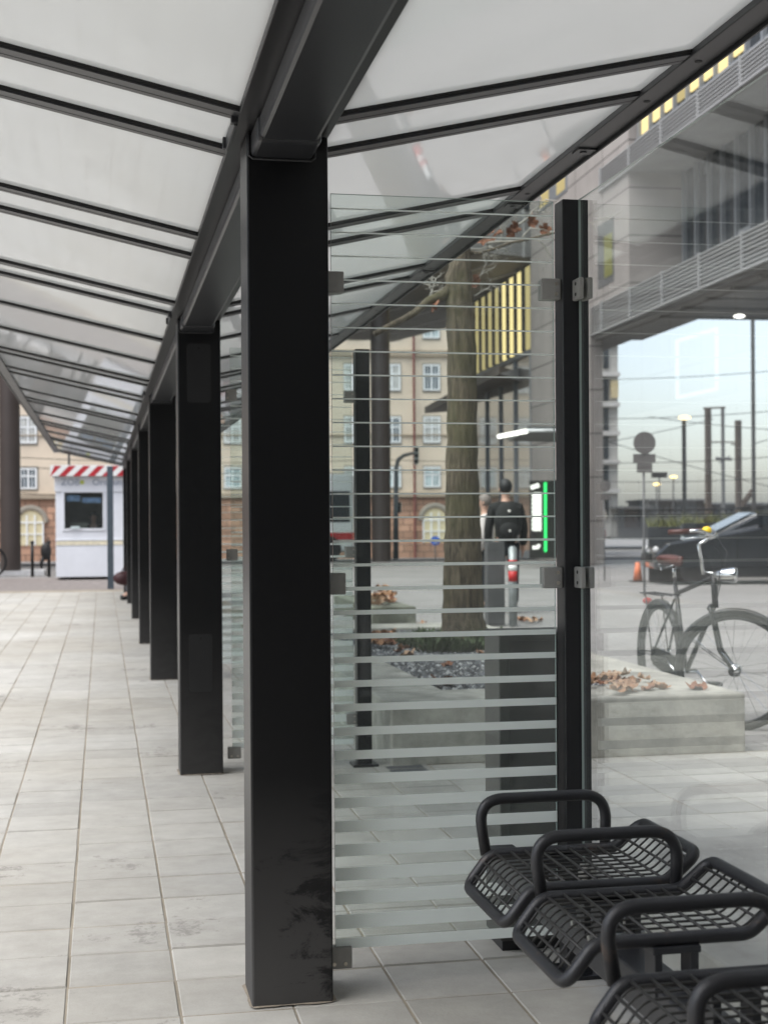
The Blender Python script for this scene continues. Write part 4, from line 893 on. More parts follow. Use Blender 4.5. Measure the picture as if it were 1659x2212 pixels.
for (px, py, D) in ((1412, 590, 39.5), (1596, 683, 33)):
    P = atD(px, py, D); v = P-Vector(O); ca, sa = math.cos(-BA), math.sin(-BA); lx, ly = v.x*ca-v.y*sa, v.x*sa+v.y*ca
    z = 6.33 if py > 600 else 8.0
    m = MB(); m.ball((lx, ly, P.z), 0.085, 12, 6, (1.6,1.6,0.5)); m.build('ceiling_lamp', LAMP, bd, local=True, smooth=True)
# glazed ground-floor range beyond the stone wall
MIR = glass_mat('shop_glass', (0.5, 0.5, 0.48), 0.35, 0, 5)
m = MB(); m.box(0.05, 0.06, 0.0, 8.8, 0.2, 6.95); gf = m.build('shop_glazing', mat('reflecting_glass', (0.22, 0.2, 0.175), 0.02, 0, 0.1, 1, spec=1.0, coat=1.0), bd, local=True)
m = MB()
for k in range(5): m.box(-0.03, 0.049, k*2.15, k*2.15+0.07, 0, 6.95)
m.box(-0.03, 0.049, 0, 8.8, 6.8, 6.95); m.box(-0.03, 0.049, 0, 8.8, 0, 0.25); m.build('mullions', MULL, gf, local=True)
m = MB(); m.box(0.07, 1.3, 0.001, 8.8, 0.0, 6.9); m.box(0.07, 1.3, 0.001, 8.8, 6.95, 9.8); m.build('wall', mat('inner_wall', (0.2,0.18,0.16), 0.8), bd, local=True)
for k in range(8):
    m = MB(); m.box(0.0, 0.06, k*1.08+0.15, k*1.08+0.62, 7.0, 9.75); m.build('lit_pane', YEL if k in (1,2,3) else YEL2, bd, local=True)
m = MB()
for k in range(8): m.box(-0.02, 0.065, k*1.08+0.64, k*1.08+1.1, 7.0, 9.8)
m.build('window_pier', mat('dark_pier', (0.05,0.05,0.05), 0.5), bd, local=True)
# canopies
A = Vector(O)
t = thing('entrance_canopy', 'brown wedge shaped canopy jutting from the building behind the tree', 'canopy', (12.6, 49, 0))
CB = [atz(1143, 828, 6.1), atz(1078, 808, 6.1), atz(917, 893, 6.1), atz(1030, 885, 6.1)]
m = MB(); m.hexa([Vector(c) for c in CB]+[Vector(c)+Vector((0,0,0.28)) for c in CB]); m.build('roof', mat('brown_soffit', (0.16, 0.135, 0.115), 0.6), t)
m = MB(); a, b_ = CB[0], CB[1]; m.add([a+Vector((0.02,-0.03,-0.05)), b_+Vector((0.02,-0.03,0.02)), a+Vector((0.02,-0.03,0.65)), a+Vector((0.02,0.07,-0.05)), b_+Vector((0.02,0.07,0.02)), a+Vector((0.02,0.07,0.65))], [(0,1,2),(3,5,4),(0,3,4,1),(1,4,5,2),(2,5,3,0)]); m.build('fin', mat('pale_fin', (0.45,0.45,0.46), 0.5), t)
t = thing('lamp_canopy', 'thin grey canopy with a fluorescent tube at its edge', 'canopy', (11, 36, 0))
LZ = 3.6; c = [atz(1098, 953, LZ), atz(1210, 955, LZ), atz(1210, 931, LZ), atz(1138, 931, LZ)]
m = MB(); m.hexa(c+[p+Vector((0,0,0.12)) for p in c]); m.build('roof', mat('canopy_grey', (0.12,0.125,0.12), 0.6), t)
c = atz(1138, 931, LZ); c2 = atz(1077, 943, LZ)
m = MB(); m.cyl(c, c2, 0.055, 14); m.build('tube_lamp', LAMP, t, smooth=True)
m = MB(); m.cyl(atz(1138, 930, LZ), atz(1212, 930, LZ), 0.04, 8); m.build('front_edge', mat('white_edge', (0.7,0.7,0.7), 0.5), t, smooth=True)
# illuminated pylon sign
SDp = 38.0; sgn = atD(1172, 1208, SDp)
t = thing('illuminated_sign', 'dark sign pylon with green neon strip and white lit characters', 'sign', sgn)
def sg(px, py, dd=0.0): return atD(px, py, SDp+dd)
m = MB(); a, b_ = sg(1143, 1208), sg(1204, 1036); 
def flat(mb, x0, y0, x1, y1, d0, d1):
    p = [sg(x0,y1,d0), sg(x1,y1,d0), sg(x1,y1,d1), sg(x0,y1,d1), sg(x0,y0,d0), sg(x1,y0,d0), sg(x1,y0,d1), sg(x0,y0,d1)]; mb.hexa(p)
flat(m, 1143, 1038, 1204, 1206, 0, 0.15); m.build('panel', mat('sign_black', (0.03,0.028,0.025), 0.4), t)
m = MB(); m.cyl(sg(1177.5, 1042, -0.06), sg(1178, 1192, -0.06), 0.037, 10); m.build('neon_strip', emit_mat('green_neon', (0.05, 0.85, 0.2), 0.7), t, smooth=True)
m = MB(); flat(m, 1152, 1064, 1169, 1147, -0.04, -0.002)
for k in range(9): m.ball(sg(1152, 1070+k*9, -0.02), 0.055, 8, 6)
m.tube([sg(1146,1054,-0.03), sg(1154,1051,-0.03), sg(1164,1048,-0.03)], 0.06, 8)
m.tube([sg(1150,1183,-0.03), sg(1162,1182,-0.03), sg(1164,1176,-0.03)], 0.05, 8)
m.build('lit_character', emit_mat('sign_white', (1, 1, 0.93), 0.6), t)

# ================================================================ BRIDGE BUILDING over the street
ang = math.radians(75); e1 = Vector((math.sin(ang), math.cos(ang), 0))
BO = atD(1012, 542, 46.0); BO.z = 0; bzb = CH+(1122-542)*46.0/F
br = thing('bridge_building', 'bridge like building crossing the street on round brown columns with louvred edge', 'building', BO, PI/2-ang)
# local +x along e1 , +y away
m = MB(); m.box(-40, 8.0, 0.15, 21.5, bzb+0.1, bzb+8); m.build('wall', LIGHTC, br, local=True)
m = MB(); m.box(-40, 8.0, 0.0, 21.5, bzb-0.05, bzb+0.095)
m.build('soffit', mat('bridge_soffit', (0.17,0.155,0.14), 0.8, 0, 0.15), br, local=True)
m = MB()
for k in range(30): m.box(-40+k*1.6, -39.93+k*1.6, 0.3, 21.3, bzb-0.09, bzb-0.051)
m.build('soffit_strip', mat('soffit_strip', (0.45,0.43,0.4), 0.7), br, local=True)
m = MB()
for k in range(18): m.box(-40, 8.2, -0.12, -0.03, bzb+0.0+k*0.082, bzb+0.035+k*0.082)
for k in range(24): m.box(-40+k*2, -39.95+k*2, -0.13, -0.02, bzb-0.05, bzb+1.5)
m.build('louvre', mat('bridge_louvre', (0.42,0.42,0.41), 0.5, 0.2, 0), br, local=True)
m = MB(); m.box(-40, 8, 0.02, 0.145, bzb+1.6, bzb+3.6); wb = m.build('window_band', DKWIN, br, local=True)
m = MB()
for k in range(40): m.box(-40+k*1.2, -39.9+k*1.2, -0.03, 0.019, bzb+1.55, bzb+3.7)
m.build('mullions', MULL, wb, local=True)
BROWN = mat('brown_column', (0.05, 0.038, 0.033), 0.5, 0, 0.1, 2)
for (px, py, wd_) in ((24, 1243, 44), (824, 1210, 42)):
    q = atz(px, py, 0); D = q.x*math.sin(YAW)+q.y*math.cos(YAW)
    v = q-BO; th = PI/2-ang; lx, ly = v.x*math.cos(th)+v.y*math.sin(th), -v.x*math.sin(th)+v.y*math.cos(th)
    m = MB(); m.cyl((lx,ly,-0.05),(lx,ly,bzb), wd_*D/F/2, 28); o = m.build('column', BROWN, br, local=True); smooth_angle(o)

# ================================================================ OLD SANDSTONE BUILDING across the street
th = math.radians(-6); OB = atD(900, 1130, 95.0); OB.z = -1.25
ob_ = thing('old_building', 'old beige rendered building with white windows and reddish stone ground floor', 'building', OB, th)
PLAS = mat('beige_render', (0.64, 0.54, 0.42), 0.9, 0, 0.08, 0.8); RST = panel_mat('red_sandstone', (0.46, 0.27, 0.18), (0.16, 0.1, 0.07), 0.9, 0.45, 0.03, 'xz', 0.25)
xo = lambda px: (px-900)*95.0/F/math.cos(math.radians(17.2))*0.985
m = MB(); m.box(-42, 12, 0, 12, 4.15, 24); m.build('wall', PLAS, ob_, local=True)
m = MB(); m.box(-42, 12, -0.1, 12, 0, 4.1); m.build('stone_base', RST, ob_, local=True)
m = MB(); m.box(-42, 12, -0.35, 0, 4.1, 4.4); m.box(-42, 12, -0.2, 0, 13.5, 13.9); m.box(-42, 12, -0.12, 0, 8.2, 8.28); m.build('cornice', mat('stone_cornice', (0.33, 0.27, 0.2), 0.85), ob_, local=True)
WF = mat('white_frame', (0.75, 0.76, 0.75), 0.5, 0, 0); PNS = [mat('pale_pane', (0.38, 0.47, 0.48), 0.12, 0, 0.5, 1.2), mat('curtained_pane', (0.5, 0.5, 0.46), 0.2, 0, 0.4, 3), mat('dark_pane', (0.12, 0.15, 0.17), 0.08, 0, 0.6, 2)]; SUR = mat('window_surround', (0.3,0.27,0.22), 0.8)
owsrc = []
def owin(x, z, w_, h_):
    m = MB(); m.box(x-w_/2-0.12, x+w_/2+0.12, -0.03, -0.001, z-0.15, z+h_+0.12); f = m.build('window', SUR, ob_, local=True)
    m = MB(); 
    for a in (-1, 0, 1): m.box(x+a*w_/2-0.06, x+a*w_/2+0.06, -0.1, -0.04, z, z+h_)
    for zz_ in (z, z+h_*0.58, z+h_-0.1): m.box(x-w_/2, x+w_/2, -0.101, -0.041, zz_, zz_+0.1)
    for a in (-0.25, 0.25): m.box(x+a*w_-0.02, x+a*w_+0.02, -0.09, -0.041, z, z+h_)
    m.build('frame', WF, f, local=True)
    m = MB(); m.box(x-w_/2, x+w_/2, -0.038, -0.031, z, z+h_); m.build('pane', PNS[len(owsrc) % 3], f, local=True); owsrc.append(f)
    return f
zo = lambda py: CH+(1122-py)*95/F+1.25
first = {}
cols = [xo(850)+k*xo(983) if False else xo(850)+k*(xo(933)-xo(850)) for k in range(-14, 5)]
for r, (yt, yb) in enumerate(((674,729),(786,842),(899,955),(1007,1051))):
    z, h_ = zo(yb), zo(yt)-zo(yb); srcs = []
    for x in cols:
        if len(srcs) < 3: srcs.append((owin(x, z, 1.0, h_), x))
        else:
            src, sx_ = random.choice(srcs); c = src.copy(); S.collection.objects.link(c); c.location.x += x-sx_
            for ch in [q for q in bpy.data.objects if q.parent == src]:
                d_ = ch.copy(); S.collection.objects.link(d_); d_.parent = c
for k, x in enumerate(cols[::2]):
    m = MB(); xx = xo(938)+ (k-7)*2*(xo(933)-xo(850)); zb_, w2_ = zo(1170), 0.78
    pts = [(xx-w2_, zb_), (xx+w2_, zb_)]+[(xx+w2_*math.cos(a*PI/12), zo(1122)+w2_*math.sin(a*PI/12)) for a in range(13)]
    m.prism(pts, 'y', -0.13, -0.101); f = m.build('window', mat('arch_pane', (0.5,0.45,0.3), 0.3, emit=(0.9,0.75,0.45), es=0.06) if k == 0 else amat, ob_, local=True)
    amat = f.data.materials[0]
    m = MB()
    for a in (-1, -0.33, 0.33, 1): m.box(xx+a*w2_-0.05, xx+a*w2_+0.05, -0.2, -0.131, zb_, zo(1122)+(0.5 if abs(a) < 1 else 0))
    m.box(xx-w2_, xx+w2_, -0.202, -0.132, zo(1122)-0.04, zo(1122)+0.06); m.box(xx-w2_, xx+w2_, -0.202, -0.132, zb_+0.7, zb_+0.78); m.build('frame', WF, f, local=True)
    m = MB(); m.tube([(xx+(w2_+0.2)*math.cos(a*PI/12), -0.12, zo(1122)+(w2_+0.2)*math.sin(a*PI/12)) for a in range(13)], 0.18, 6); m.build('arch', SUR, f, local=True)
m = MB(); m.cyl((xo(895), -0.35, 0), (xo(895), -0.35, 22), 0.09, 8); m.build('drainpipe', mat('oxide_pipe', (0.16, 0.05, 0.04), 0.5), ob_, local=True)

# ================================================================ APARTMENT BLOCK beyond the underpass
AD = 120.0
def pf(mb, x0, y0, x1, y1, d0, d1):
    P = lambda x, y, d: atD(x, y, AD)+fw*(d)
    mb.hexa([P(x0,y1,d0),P(x1,y1,d0),P(x1,y1,d1),P(x0,y1,d1),P(x0,y0,d0),P(x1,y0,d0),P(x1,y0,d1),P(x0,y0,d1)])
aq = atD(1300, 1150, AD); aq.z = -1.3
t = thing('apartment_block', 'pale apartment block with tall window strips behind the underpass', 'building', aq)
m = MB(); pf(m, 1225, 735, 1334, 1160, 0, 12); m.build('wall', mat('pale_render', (0.42,0.41,0.38), 0.85, 0, 0.1, 0.3), t)
m = MB()
for y in (735, 805, 870, 932, 994, 1056): pf(m, 1222, y, 1337, y+9, -0.5, -0.01)
m.build('floor_band', mat('band_white', (0.5,0.49,0.47), 0.8), t)
for y in (748, 818, 882, 944, 1006, 1070):
    for x in (1275, 1302):
        m = MB(); pf(m, x, y, x+11, y+48, -0.2, -0.02); m.build('window', DKWIN, t)
m = MB(); pf(m, 1318, 822, 1334, 860, -0.3, -0.02); m.build('blind', mat('ochre_blind', (0.5,0.42,0.25), 0.8), t)
m = MB(); pf(m, 1282, 715, 1330, 734, 1, 9); m.build('roof_structure', mat('green_glass', (0.35,0.5,0.47), 0.4), t)
# far low buildings on the horizon
for (x0, y0, x1, lab, col) in ((1320,1098,1400,'low dark shed right of the apartment block, far off',(0.14,0.14,0.14)),(1400,1082,1520,'long low grey hall on the horizon behind the lamp post',(0.2,0.2,0.2)),(1520,1090,1700,'low dark hall on the horizon at the right edge',(0.16,0.165,0.17))):
    m = MB(); pf(m, x0, y0, x1, 1165, 0, 10); pf(m, x0-2, y0-4, x1+2, y0, -1, 11)
    for k in range(int((x1-x0)/14)): pf(m, x0+5+k*14, y0+12, x0+11+k*14, y0+26, -0.25, -0.01)
    tag(m.build('hall', mat('hall_grey', col, 0.8)), lab, 'building')

# ================================================================ RAILWAY MASTS, LAMP POSTS, SIGNS
POLE = mat('mast_brown', (0.09, 0.075, 0.065), 0.8); GREYP = mat('mast_grey', (0.14,0.14,0.14), 0.6)
def mast(px, y0, y1, wpx, D, label, arms=(), name='mast', m_=POLE, cat='mast', group=None):
    b_ = atD(px, y1, D); zb = min(b_.z, 0); top = atD(px, y0, D); t = thing(name, label, cat, (b_.x, b_.y, -1.25 if D > 60 else 0), group=group)
    m = MB(); m.bar((b_.x, b_.y, -1.25 if D > 60 else 0), (b_.x, b_.y, top.z), wpx*D/F, wpx*D/F, (0,1,0)); m.build('pole', m_, t)
    for (xa, ya, xb, yb, w_) in arms:
        m = MB(); m.tube([atD(xa, ya, D), atD(xb, yb, D)], w_*D/F/2, 6); m.build('arm', m_, t)
    return t
gg = 'railway catenary masts beyond the underpass'
mast(1530, 882, 1170, 11, 90, 'thick brown railway mast left of the lattice mast', ((1518,882,1566,880,4),(1530,955,1600,955,3)), group=gg)
mast(1562, 882, 1170, 6, 92, 'thin lattice railway mast between two brown masts', ((1545,990,1580,992,7),(1552,1000,1575,985,3)), group=gg, m_=GREYP)
mast(1595, 908, 1170, 11, 88, 'thick brown railway mast right of the lattice mast', ((1578,960,1600,960,3),(1595,1100,1625,1060,12)), group=gg)
mast(1628, 600, 1180, 6.5, 60, 'tall slim dark pole at the right edge', ((1628,958,1659,950,2),), group=gg, m_=GREYP)
t = mast(1478, 908, 1140, 7, 55, 'lamp post with a glowing amber head', name='street_lamp', cat='street lamp', m_=GREYP)
m = MB(); c = atD(1478, 902, 55); m.ball(c, 0.24, 14, 6, (1,1,0.33)); m.build('lamp_head', emit_mat('amber_lamp', (1, 0.72, 0.28), 1.6), t, smooth=True)
for (px, py, D, lab) in ((1454, 1030, 80, 'small far street lamp with amber head left of the lamp post'), (1418, 1046, 80, 'small far street lamp with amber head behind the round sign')):
    t = mast(px, py+2, 1140, 2.5, D, lab, name='street_lamp', cat='street lamp', m_=GREYP); c = atD(px, py, D); m = MB(); m.ball(c, 0.22, 12, 6, (1,1,0.35)); m.build('lamp_head', bpy.data.materials['amber_lamp'], t, smooth=True)
# signs seen from behind
SB = mat('sign_back', (0.13, 0.12, 0.115), 0.6)
def signpost(px, D, y1, label, discs=(), plates=(), wp=4, cone=None, colr=SB):
    b_ = atD(px, y1, D); ztop = atD(px, (discs[0][1] if discs else plates[0][1]), D).z; t = thing('traffic_sign', label, 'traffic sign', (b_.x, b_.y, 0))
    m = MB(); m.cyl((b_.x, b_.y, 0), (b_.x, b_.y, ztop), wp*D/F/2, 10); m.build('pole', GREYP, t, smooth=True)
    for (x, y, r) in discs:
        c = atD(x, y, D)-fw*0.05; m = MB(); m.cyl(c, c-fw*0.015, r*D/F, 28); m.build('disc', colr, t)
    for (x0, y0, x1, y1_) in plates:
        P = lambda x, y, d: atD(x, y, D)-fw*d
        m = MB(); m.hexa([P(x0,y1_,.05),P(x1,y1_,.05),P(x1,y1_,.03),P(x0,y1_,.03),P(x0,y0,.05),P(x1,y0,.05),P(x1,y0,.03),P(x0,y0,.03)]); m.build('plate', colr, t)
    return t
signpost(1391, 24, 1230, 'large round traffic sign seen from behind with two plates below', [(1390,957,24)], [(1366,981,1414,1000),(1374,1001,1407,1021)], 5)
signpost(1305, 30, 1200, 'small round traffic sign with triangular plate beside the apartment block', [(1306,1050,12)], [(1296,1068,1318,1080)], 3)
signpost(1424, 60, 1150, 'dark flat direction board far behind the large round sign', [], [(1406,1020,1440,1032)], 3)
BL = mat('sign_blue', (0.02, 0.1, 0.45), 0.4)
t = signpost(940, 45, 1203, 'small round blue keep right sign across the street', [(940,1168,10)], [], 2.5, colr=BL)
c0 = atD(936, 1163, 45)-fw*0.08; c1 = atD(944, 1173, 45)-fw*0.08
m = MB(); m.bar(c0, c1, 0.05, 0.01); m.bar(c1, atD(944, 1164, 45)-fw*0.08, 0.045, 0.01); m.bar(c1, atD(936,1173,45)-fw*0.08, 0.045, 0.01); m.build('arrow', WHITE, t)
# traffic light
D = 55; b_ = atD(855, 1205, D); t = thing('traffic_light', 'grey traffic light with curved arm in front of the old building', 'traffic light', (b_.x, b_.y, -0.2))
m = MB(); m.tube([(b_.x,b_.y,-0.2)]+[atD(x,y,D) for x,y in ((855,1100),(856,1010),(860,993),(872,984),(888,980),(900,978))], [0.12,0.1,0.085,0.08,0.07,0.06,0.05], 10); m.build('pole', GALV, t, smooth=True)
for (x, y0, y1, nm) in ((899, 966, 1003, 'signal_head'), (862, 1085, 1108, 'signal_head')):
    m = MB(); P = lambda xx, yy, d: atD(xx, yy, D)-fw*d
    m.hexa([P(x-5,y1,.2),P(x+5,y1,.2),P(x+5,y1,-.1),P(x-5,y1,-.1),P(x-5,y0,.2),P(x+5,y0,.2),P(x+5,y0,-.1),P(x-5,y0,-.1)]); hd = m.build(nm, mat('pale_housing', (0.5,0.55,0.5), 0.5), t)
    m = MB(); 
    for k in range(3): m.ball(P(x, y0+(y1-y0)*(k+0.5)/3, 0.21), 0.07, 8, 5)
    m.build('lens', BLACK, hd)
# lamp post behind the kiosk
mast(150, 930, 1010, 5, 45, 'grey lamp post rising behind the kiosk roof', name='street_lamp', cat='street lamp', m_=GREYP)
# overhead wires
WIR = mat('wire_black', (0.02,0.02,0.02), 0.6, 0, 0)
def wire(pts, r, label, group='overhead wires across the street'):
    m = MB(); P = [atD(*p) for p in pts]; out = []
    for a, b2 in zip(P, P[1:]):
        for k in range(8):
            u = k/8; q = a.lerp(b2, u); q.z -= 4*u*(1-u)*0.012*(b2-a).length; out.append(q)
    out.append(P[-1]); m.tube(out, r, 5); tag(m.build('wire', WIR, smooth=True), label, 'overhead wire', group)
wl_ = 'thin black tram wire strung across the street'
for (y0, y1) in ((985,1000),(1005,1030),(1062,1085)): wire([(-20,y0,55),(820,(y0+y1)/2,62),(1180,y1-10,66)], 0.014, wl_)
wl2 = 'railway wire strung between the masts beyond the underpass'
for (a, b_) in (((1240,820),(1680,800)),((1270,905),(1700,885)),((1280,1000),(1690,985)),((1280,960),(1540,905)),((1280,1040),(1700,1030)),((1270,940),(1700,1060)),((1400,900),(1700,930))):
    wire([(a[0],a[1],85),(b_[0],b_[1],85)], 0.022, wl2, 'railway wires')
for yy_ in (1092, 1104): wire([(1330,yy_+8,70),(1690,yy_,70)], 0.06, 'thick horizontal pipe or cable low behind the signs', 'low pipes')

# ================================================================ BLACK PLANTER BOXES, CAR, REFLECTION CONE
q0, q1 = atz(1400, 1262, 0), atz(1472, 1262, 0)
def blackbox(px0, px1, ytop, D, label):
    a = atD(px0, 1262, D); b_ = atD(px1, 1262, D); top = atD(px0, ytop, D).z; t = thing('planter_box', label, 'planter', (a.x, a.y, 0), group='black street planter boxes')
    P = lambda px, dd, z: Vector((atD(px, 1200, D+dd).x, atD(px, 1200, D+dd).y, z))
    m = MB(); m.hexa([P(px0,0,0),P(px1,0,0),P(px1,1.0,0),P(px0,1.0,0),P(px0,0,top),P(px1,0,top),P(px1,1.0,top),P(px0,1.0,top)]); m.build('box', mat('box_black', (0.03,0.032,0.035), 0.5, 0, 0.2), t, bevel=0.01)
    g_ = MB(); rg = random.Random(int(px0))
    for k in range(160):
        u = rg.random(); c = P(px0+(px1-px0)*u, rg.uniform(0.1,0.9), top); h_ = rg.uniform(0.05,0.3); d_ = Vector((rg.uniform(-.25,.25), rg.uniform(-.2,.2), h_)); sdv = Vector((0.012,0,0))
        g_.add([c-sdv, c+sdv, c+d_], [(0,1,2)])
    g_.build('grass', mat('dry_grass', (0.16,0.17,0.06), 0.9, 0, 0.5, 3), t); return t
blackbox(1400, 1470, 1138, 29.5, 'black planter box with dry grass behind the bicycle saddle')
blackbox(1474, 1570, 1130, 31.5, 'black planter box with dry grass behind the black car bonnet')
blackbox(1574, 1690, 1126, 31.5, 'black planter box with dry grass at the right edge above the car')
# car (heading left): local x forward
cp = atz(1640, 1262, 0)
t = thing('parked_car', 'black hatchback parked behind the bicycle', 'car', (cp.x+0.3, cp.y+0.9, 0), math.radians(180-12))
CP = mat('black_car_paint', (0.01,0.011,0.013), 0.2, 0, 0, coat=1.0); TY = mat('tyre', (0.012,0.012,0.012), 0.85)
side = [(-2.1,0.35),(-2.15,0.75),(-2.05,0.95),(-1.75,1.3),(-0.9,1.42),(0.1,1.4),(0.95,0.98),(1.9,0.82),(2.15,0.6),(2.15,0.3)]
m = MB(); n = len(side); vs = []
for (wy, inset) in ((-0.88,0),(-0.80,0.06),(0.80,0.06),(0.88,0)):
    pass
secs = [(-0.86, 0.0), (-0.70, 1.0), (0.70, 1.0), (0.86, 0.0)]
for (yy_, full) in secs:
    for (x, z) in side:
        zz_ = z if full else (z if z < 0.97 else 0.97+(z-0.97)*0.25); xx_ = x if full else x*0.985
        vs.append((xx_, yy_, zz_))
fs = []
for s_ in range(3):
    for k in range(n-1): fs.append((s_*n+k, s_*n+k+1, (s_+1)*n+k+1, (s_+1)*n+k))
    fs.append((s_*n+n-1, s_*n, (s_+1)*n, (s_+1)*n+n-1))
fs += [tuple(range(n))[::-1], tuple(range(3*n, 4*n))]
m.add(vs, fs); m.build('body', CP, t, local=True, bevel=0.04)
CG = mat('car_glass', (0.02,0.025,0.03), 0.05, 0, 0)
for s_ in (-1, 1):
    m = MB(); m.prism([(-1.6,1.0),(0.78,1.0),(0.08,1.33),(-1.25,1.33)], 'y', min(s_*0.80,s_*0.812), max(s_*0.80,s_*0.812)); m.build('side_window', CG, t, local=True)
m = MB(); m.hexa([(0.96,-0.66,1.0),(0.96,0.66,1.0),(0.12,0.6,1.41),(0.12,-0.6,1.41),(0.99,-0.66,1.01),(0.99,0.66,1.01),(0.15,0.6,1.42),(0.15,-0.6,1.42)]); m.build('windscreen', CG, t, local=True)
for x in (-1.35, 1.35):
    for y in (-0.8, 0.8):
        m = MB(); m.cyl((x,y-0.1,0.32),(x,y+0.1,0.32),0.32,24); wh = m.build('wheel', TY, t, local=True)
        m = MB(); m.cyl((x,y-0.106,0.32),(x,y+0.106,0.32),0.2,18); m.build('rim', BLACK, wh, local=True)
for y in (-0.62, 0.62):
    m = MB(); m.ball((2.08,y,0.68),0.13,12,6,(0.5,1.2,0.6)); m.build('headlight', mat('headlight', (0.5,0.5,0.5), 0.1), t, local=True, smooth=True)
m = MB(); m.box(2.13,2.17,-0.5,0.5,0.42,0.6); m.build('grille', BLACK, t, local=True)
# far red car
cq = atD(1206, 1190, 62)
t = thing('parked_car', 'distant small red car beyond the post', 'car', (cq.x, cq.y, 0), math.radians(190))
m = MB(); m.prism([(x*0.9, z) for x, z in side], 'y', -0.8, 0.8); m.build('body', mat('red_car', (0.4,0.03,0.03), 0.3, coat=1), t, local=True, bevel=0.06)
for s_ in (-1, 1):
    m = MB(); m.prism([(-1.4,1.0),(0.7,1.0),(0.05,1.33),(-1.1,1.33)], 'y', min(s_*0.80,s_*0.815), max(s_*0.80,s_*0.815)); m.build('side_window', CG, t, local=True)
    for x in (-1.25, 1.25):
        m = MB(); m.cyl((x,s_*0.74-0.08,0.3),(x,s_*0.74+0.09,0.3),0.3,20); m.build('wheel', TY, t, local=True)
# white and red bus glimpsed left
bq_ = atD(728, 1200, 48)
t = thing('parked_bus', 'distant white bus with red stripe seen through two glass screens', 'bus', (bq_.x, bq_.y, -0.1), math.radians(-4))
m = MB(); m.box(-3.0,0.6,0,2.5,0.35,3.0); m.build('body', WHITE, t, local=True, bevel=0.12)
m = MB(); m.box(-2.98,0.58,-0.012,-0.001,0.75,1.0); m.build('stripe', RED, t, local=True)
m = MB()
for k in range(3): m.box(-2.85+k*1.15,-1.85+k*1.15,-0.012,-0.001,1.35,2.4)
m.build('window', DKWIN, t, local=True)
for x in (-2.2, -0.3):
    m = MB(); m.cyl((x,-0.02,0.45),(x,0.3,0.45),0.45,20); m.build('wheel', TY, t, local=True)
# orange cone shape added in place of a reflection in the glass
cq = atz(1377, 1256, 0)
t = thing('reflection_cone', 'bright orange cone shape standing in for a reflection left of the black planter box', 'reflection stand-in', cq)
m = MB(); m.tube([cq+Vector((0,0,0.02)), cq+Vector((0,0,0.4))], [0.1,0.045], 16); m.build('cone', mat('cone_orange', (0.6,0.16,0.06), 0.5), t, smooth=True)
m = MB(); m.box(cq.x-0.14,cq.x+0.14,cq.y-0.14,cq.y+0.14,0,0.02); m.build('base', BLACK, t)

# ================================================================ BICYCLES
CHR = mat('chrome', (0.75,0.77,0.78), 0.15, 1.0, 0); BIKE = mat('bike_black', (0.006,0.006,0.007), 0.4, 0, 0); LEA = mat('brown_leather', (0.09,0.03,0.022), 0.45, 0, 0.3, 20)
def rot_z(v, a, c):
    x, y = v[0]-c[0], v[1]-c[1]; return Vector((c[0]+x*math.cos(a)-y*math.sin(a), c[1]+x*math.sin(a)+y*math.cos(a), v[2]))
def wheel(t, cx, R, T, lab=None):
    """T maps local points"""
    m = MB(); m.tube([T((cx+R*math.cos(a), 0, R+R*math.sin(a))) for a in [2*PI*k/48 for k in range(48)]], 0.024, 10, closed=True)
    w_ = m.build('wheel', TY, t, local=True, smooth=True)
    m = MB(); m.tube([T((cx+(R-0.028)*math.cos(a), 0, R+(R-0.028)*math.sin(a))) for a in [2*PI*k/48 for k in range(48)]], 0.011, 8, closed=True); m.build('rim', BIKE, w_, local=True, smooth=True)
    m = MB()
    for k in range(28):
        a = 2*PI*k/28; a2 = a+(0.6 if k % 2 else -0.6); sy = 0.03 if k % 4 < 2 else -0.03
        m.tube([T((cx+0.03*math.cos(a2), sy, R+0.03*math.sin(a2))), T((cx+(R-0.03)*math.cos(a), 0, R+(R-0.03)*math.sin(a)))], 0.0014, 4)
    m.build('spokes', CHR, w_, local=True)
    m = MB(); m.tube([T((cx,-0.06,R)),T((cx,-0.035,R)),T((cx,-0.03,R)),T((cx,0.03,R)),T((cx,0.035,R)),T((cx,0.06,R))], [0.012,0.014,0.04,0.04,0.014,0.012], 16); m.build('hub', CHR, w_, local=True, smooth=True)
    return w_
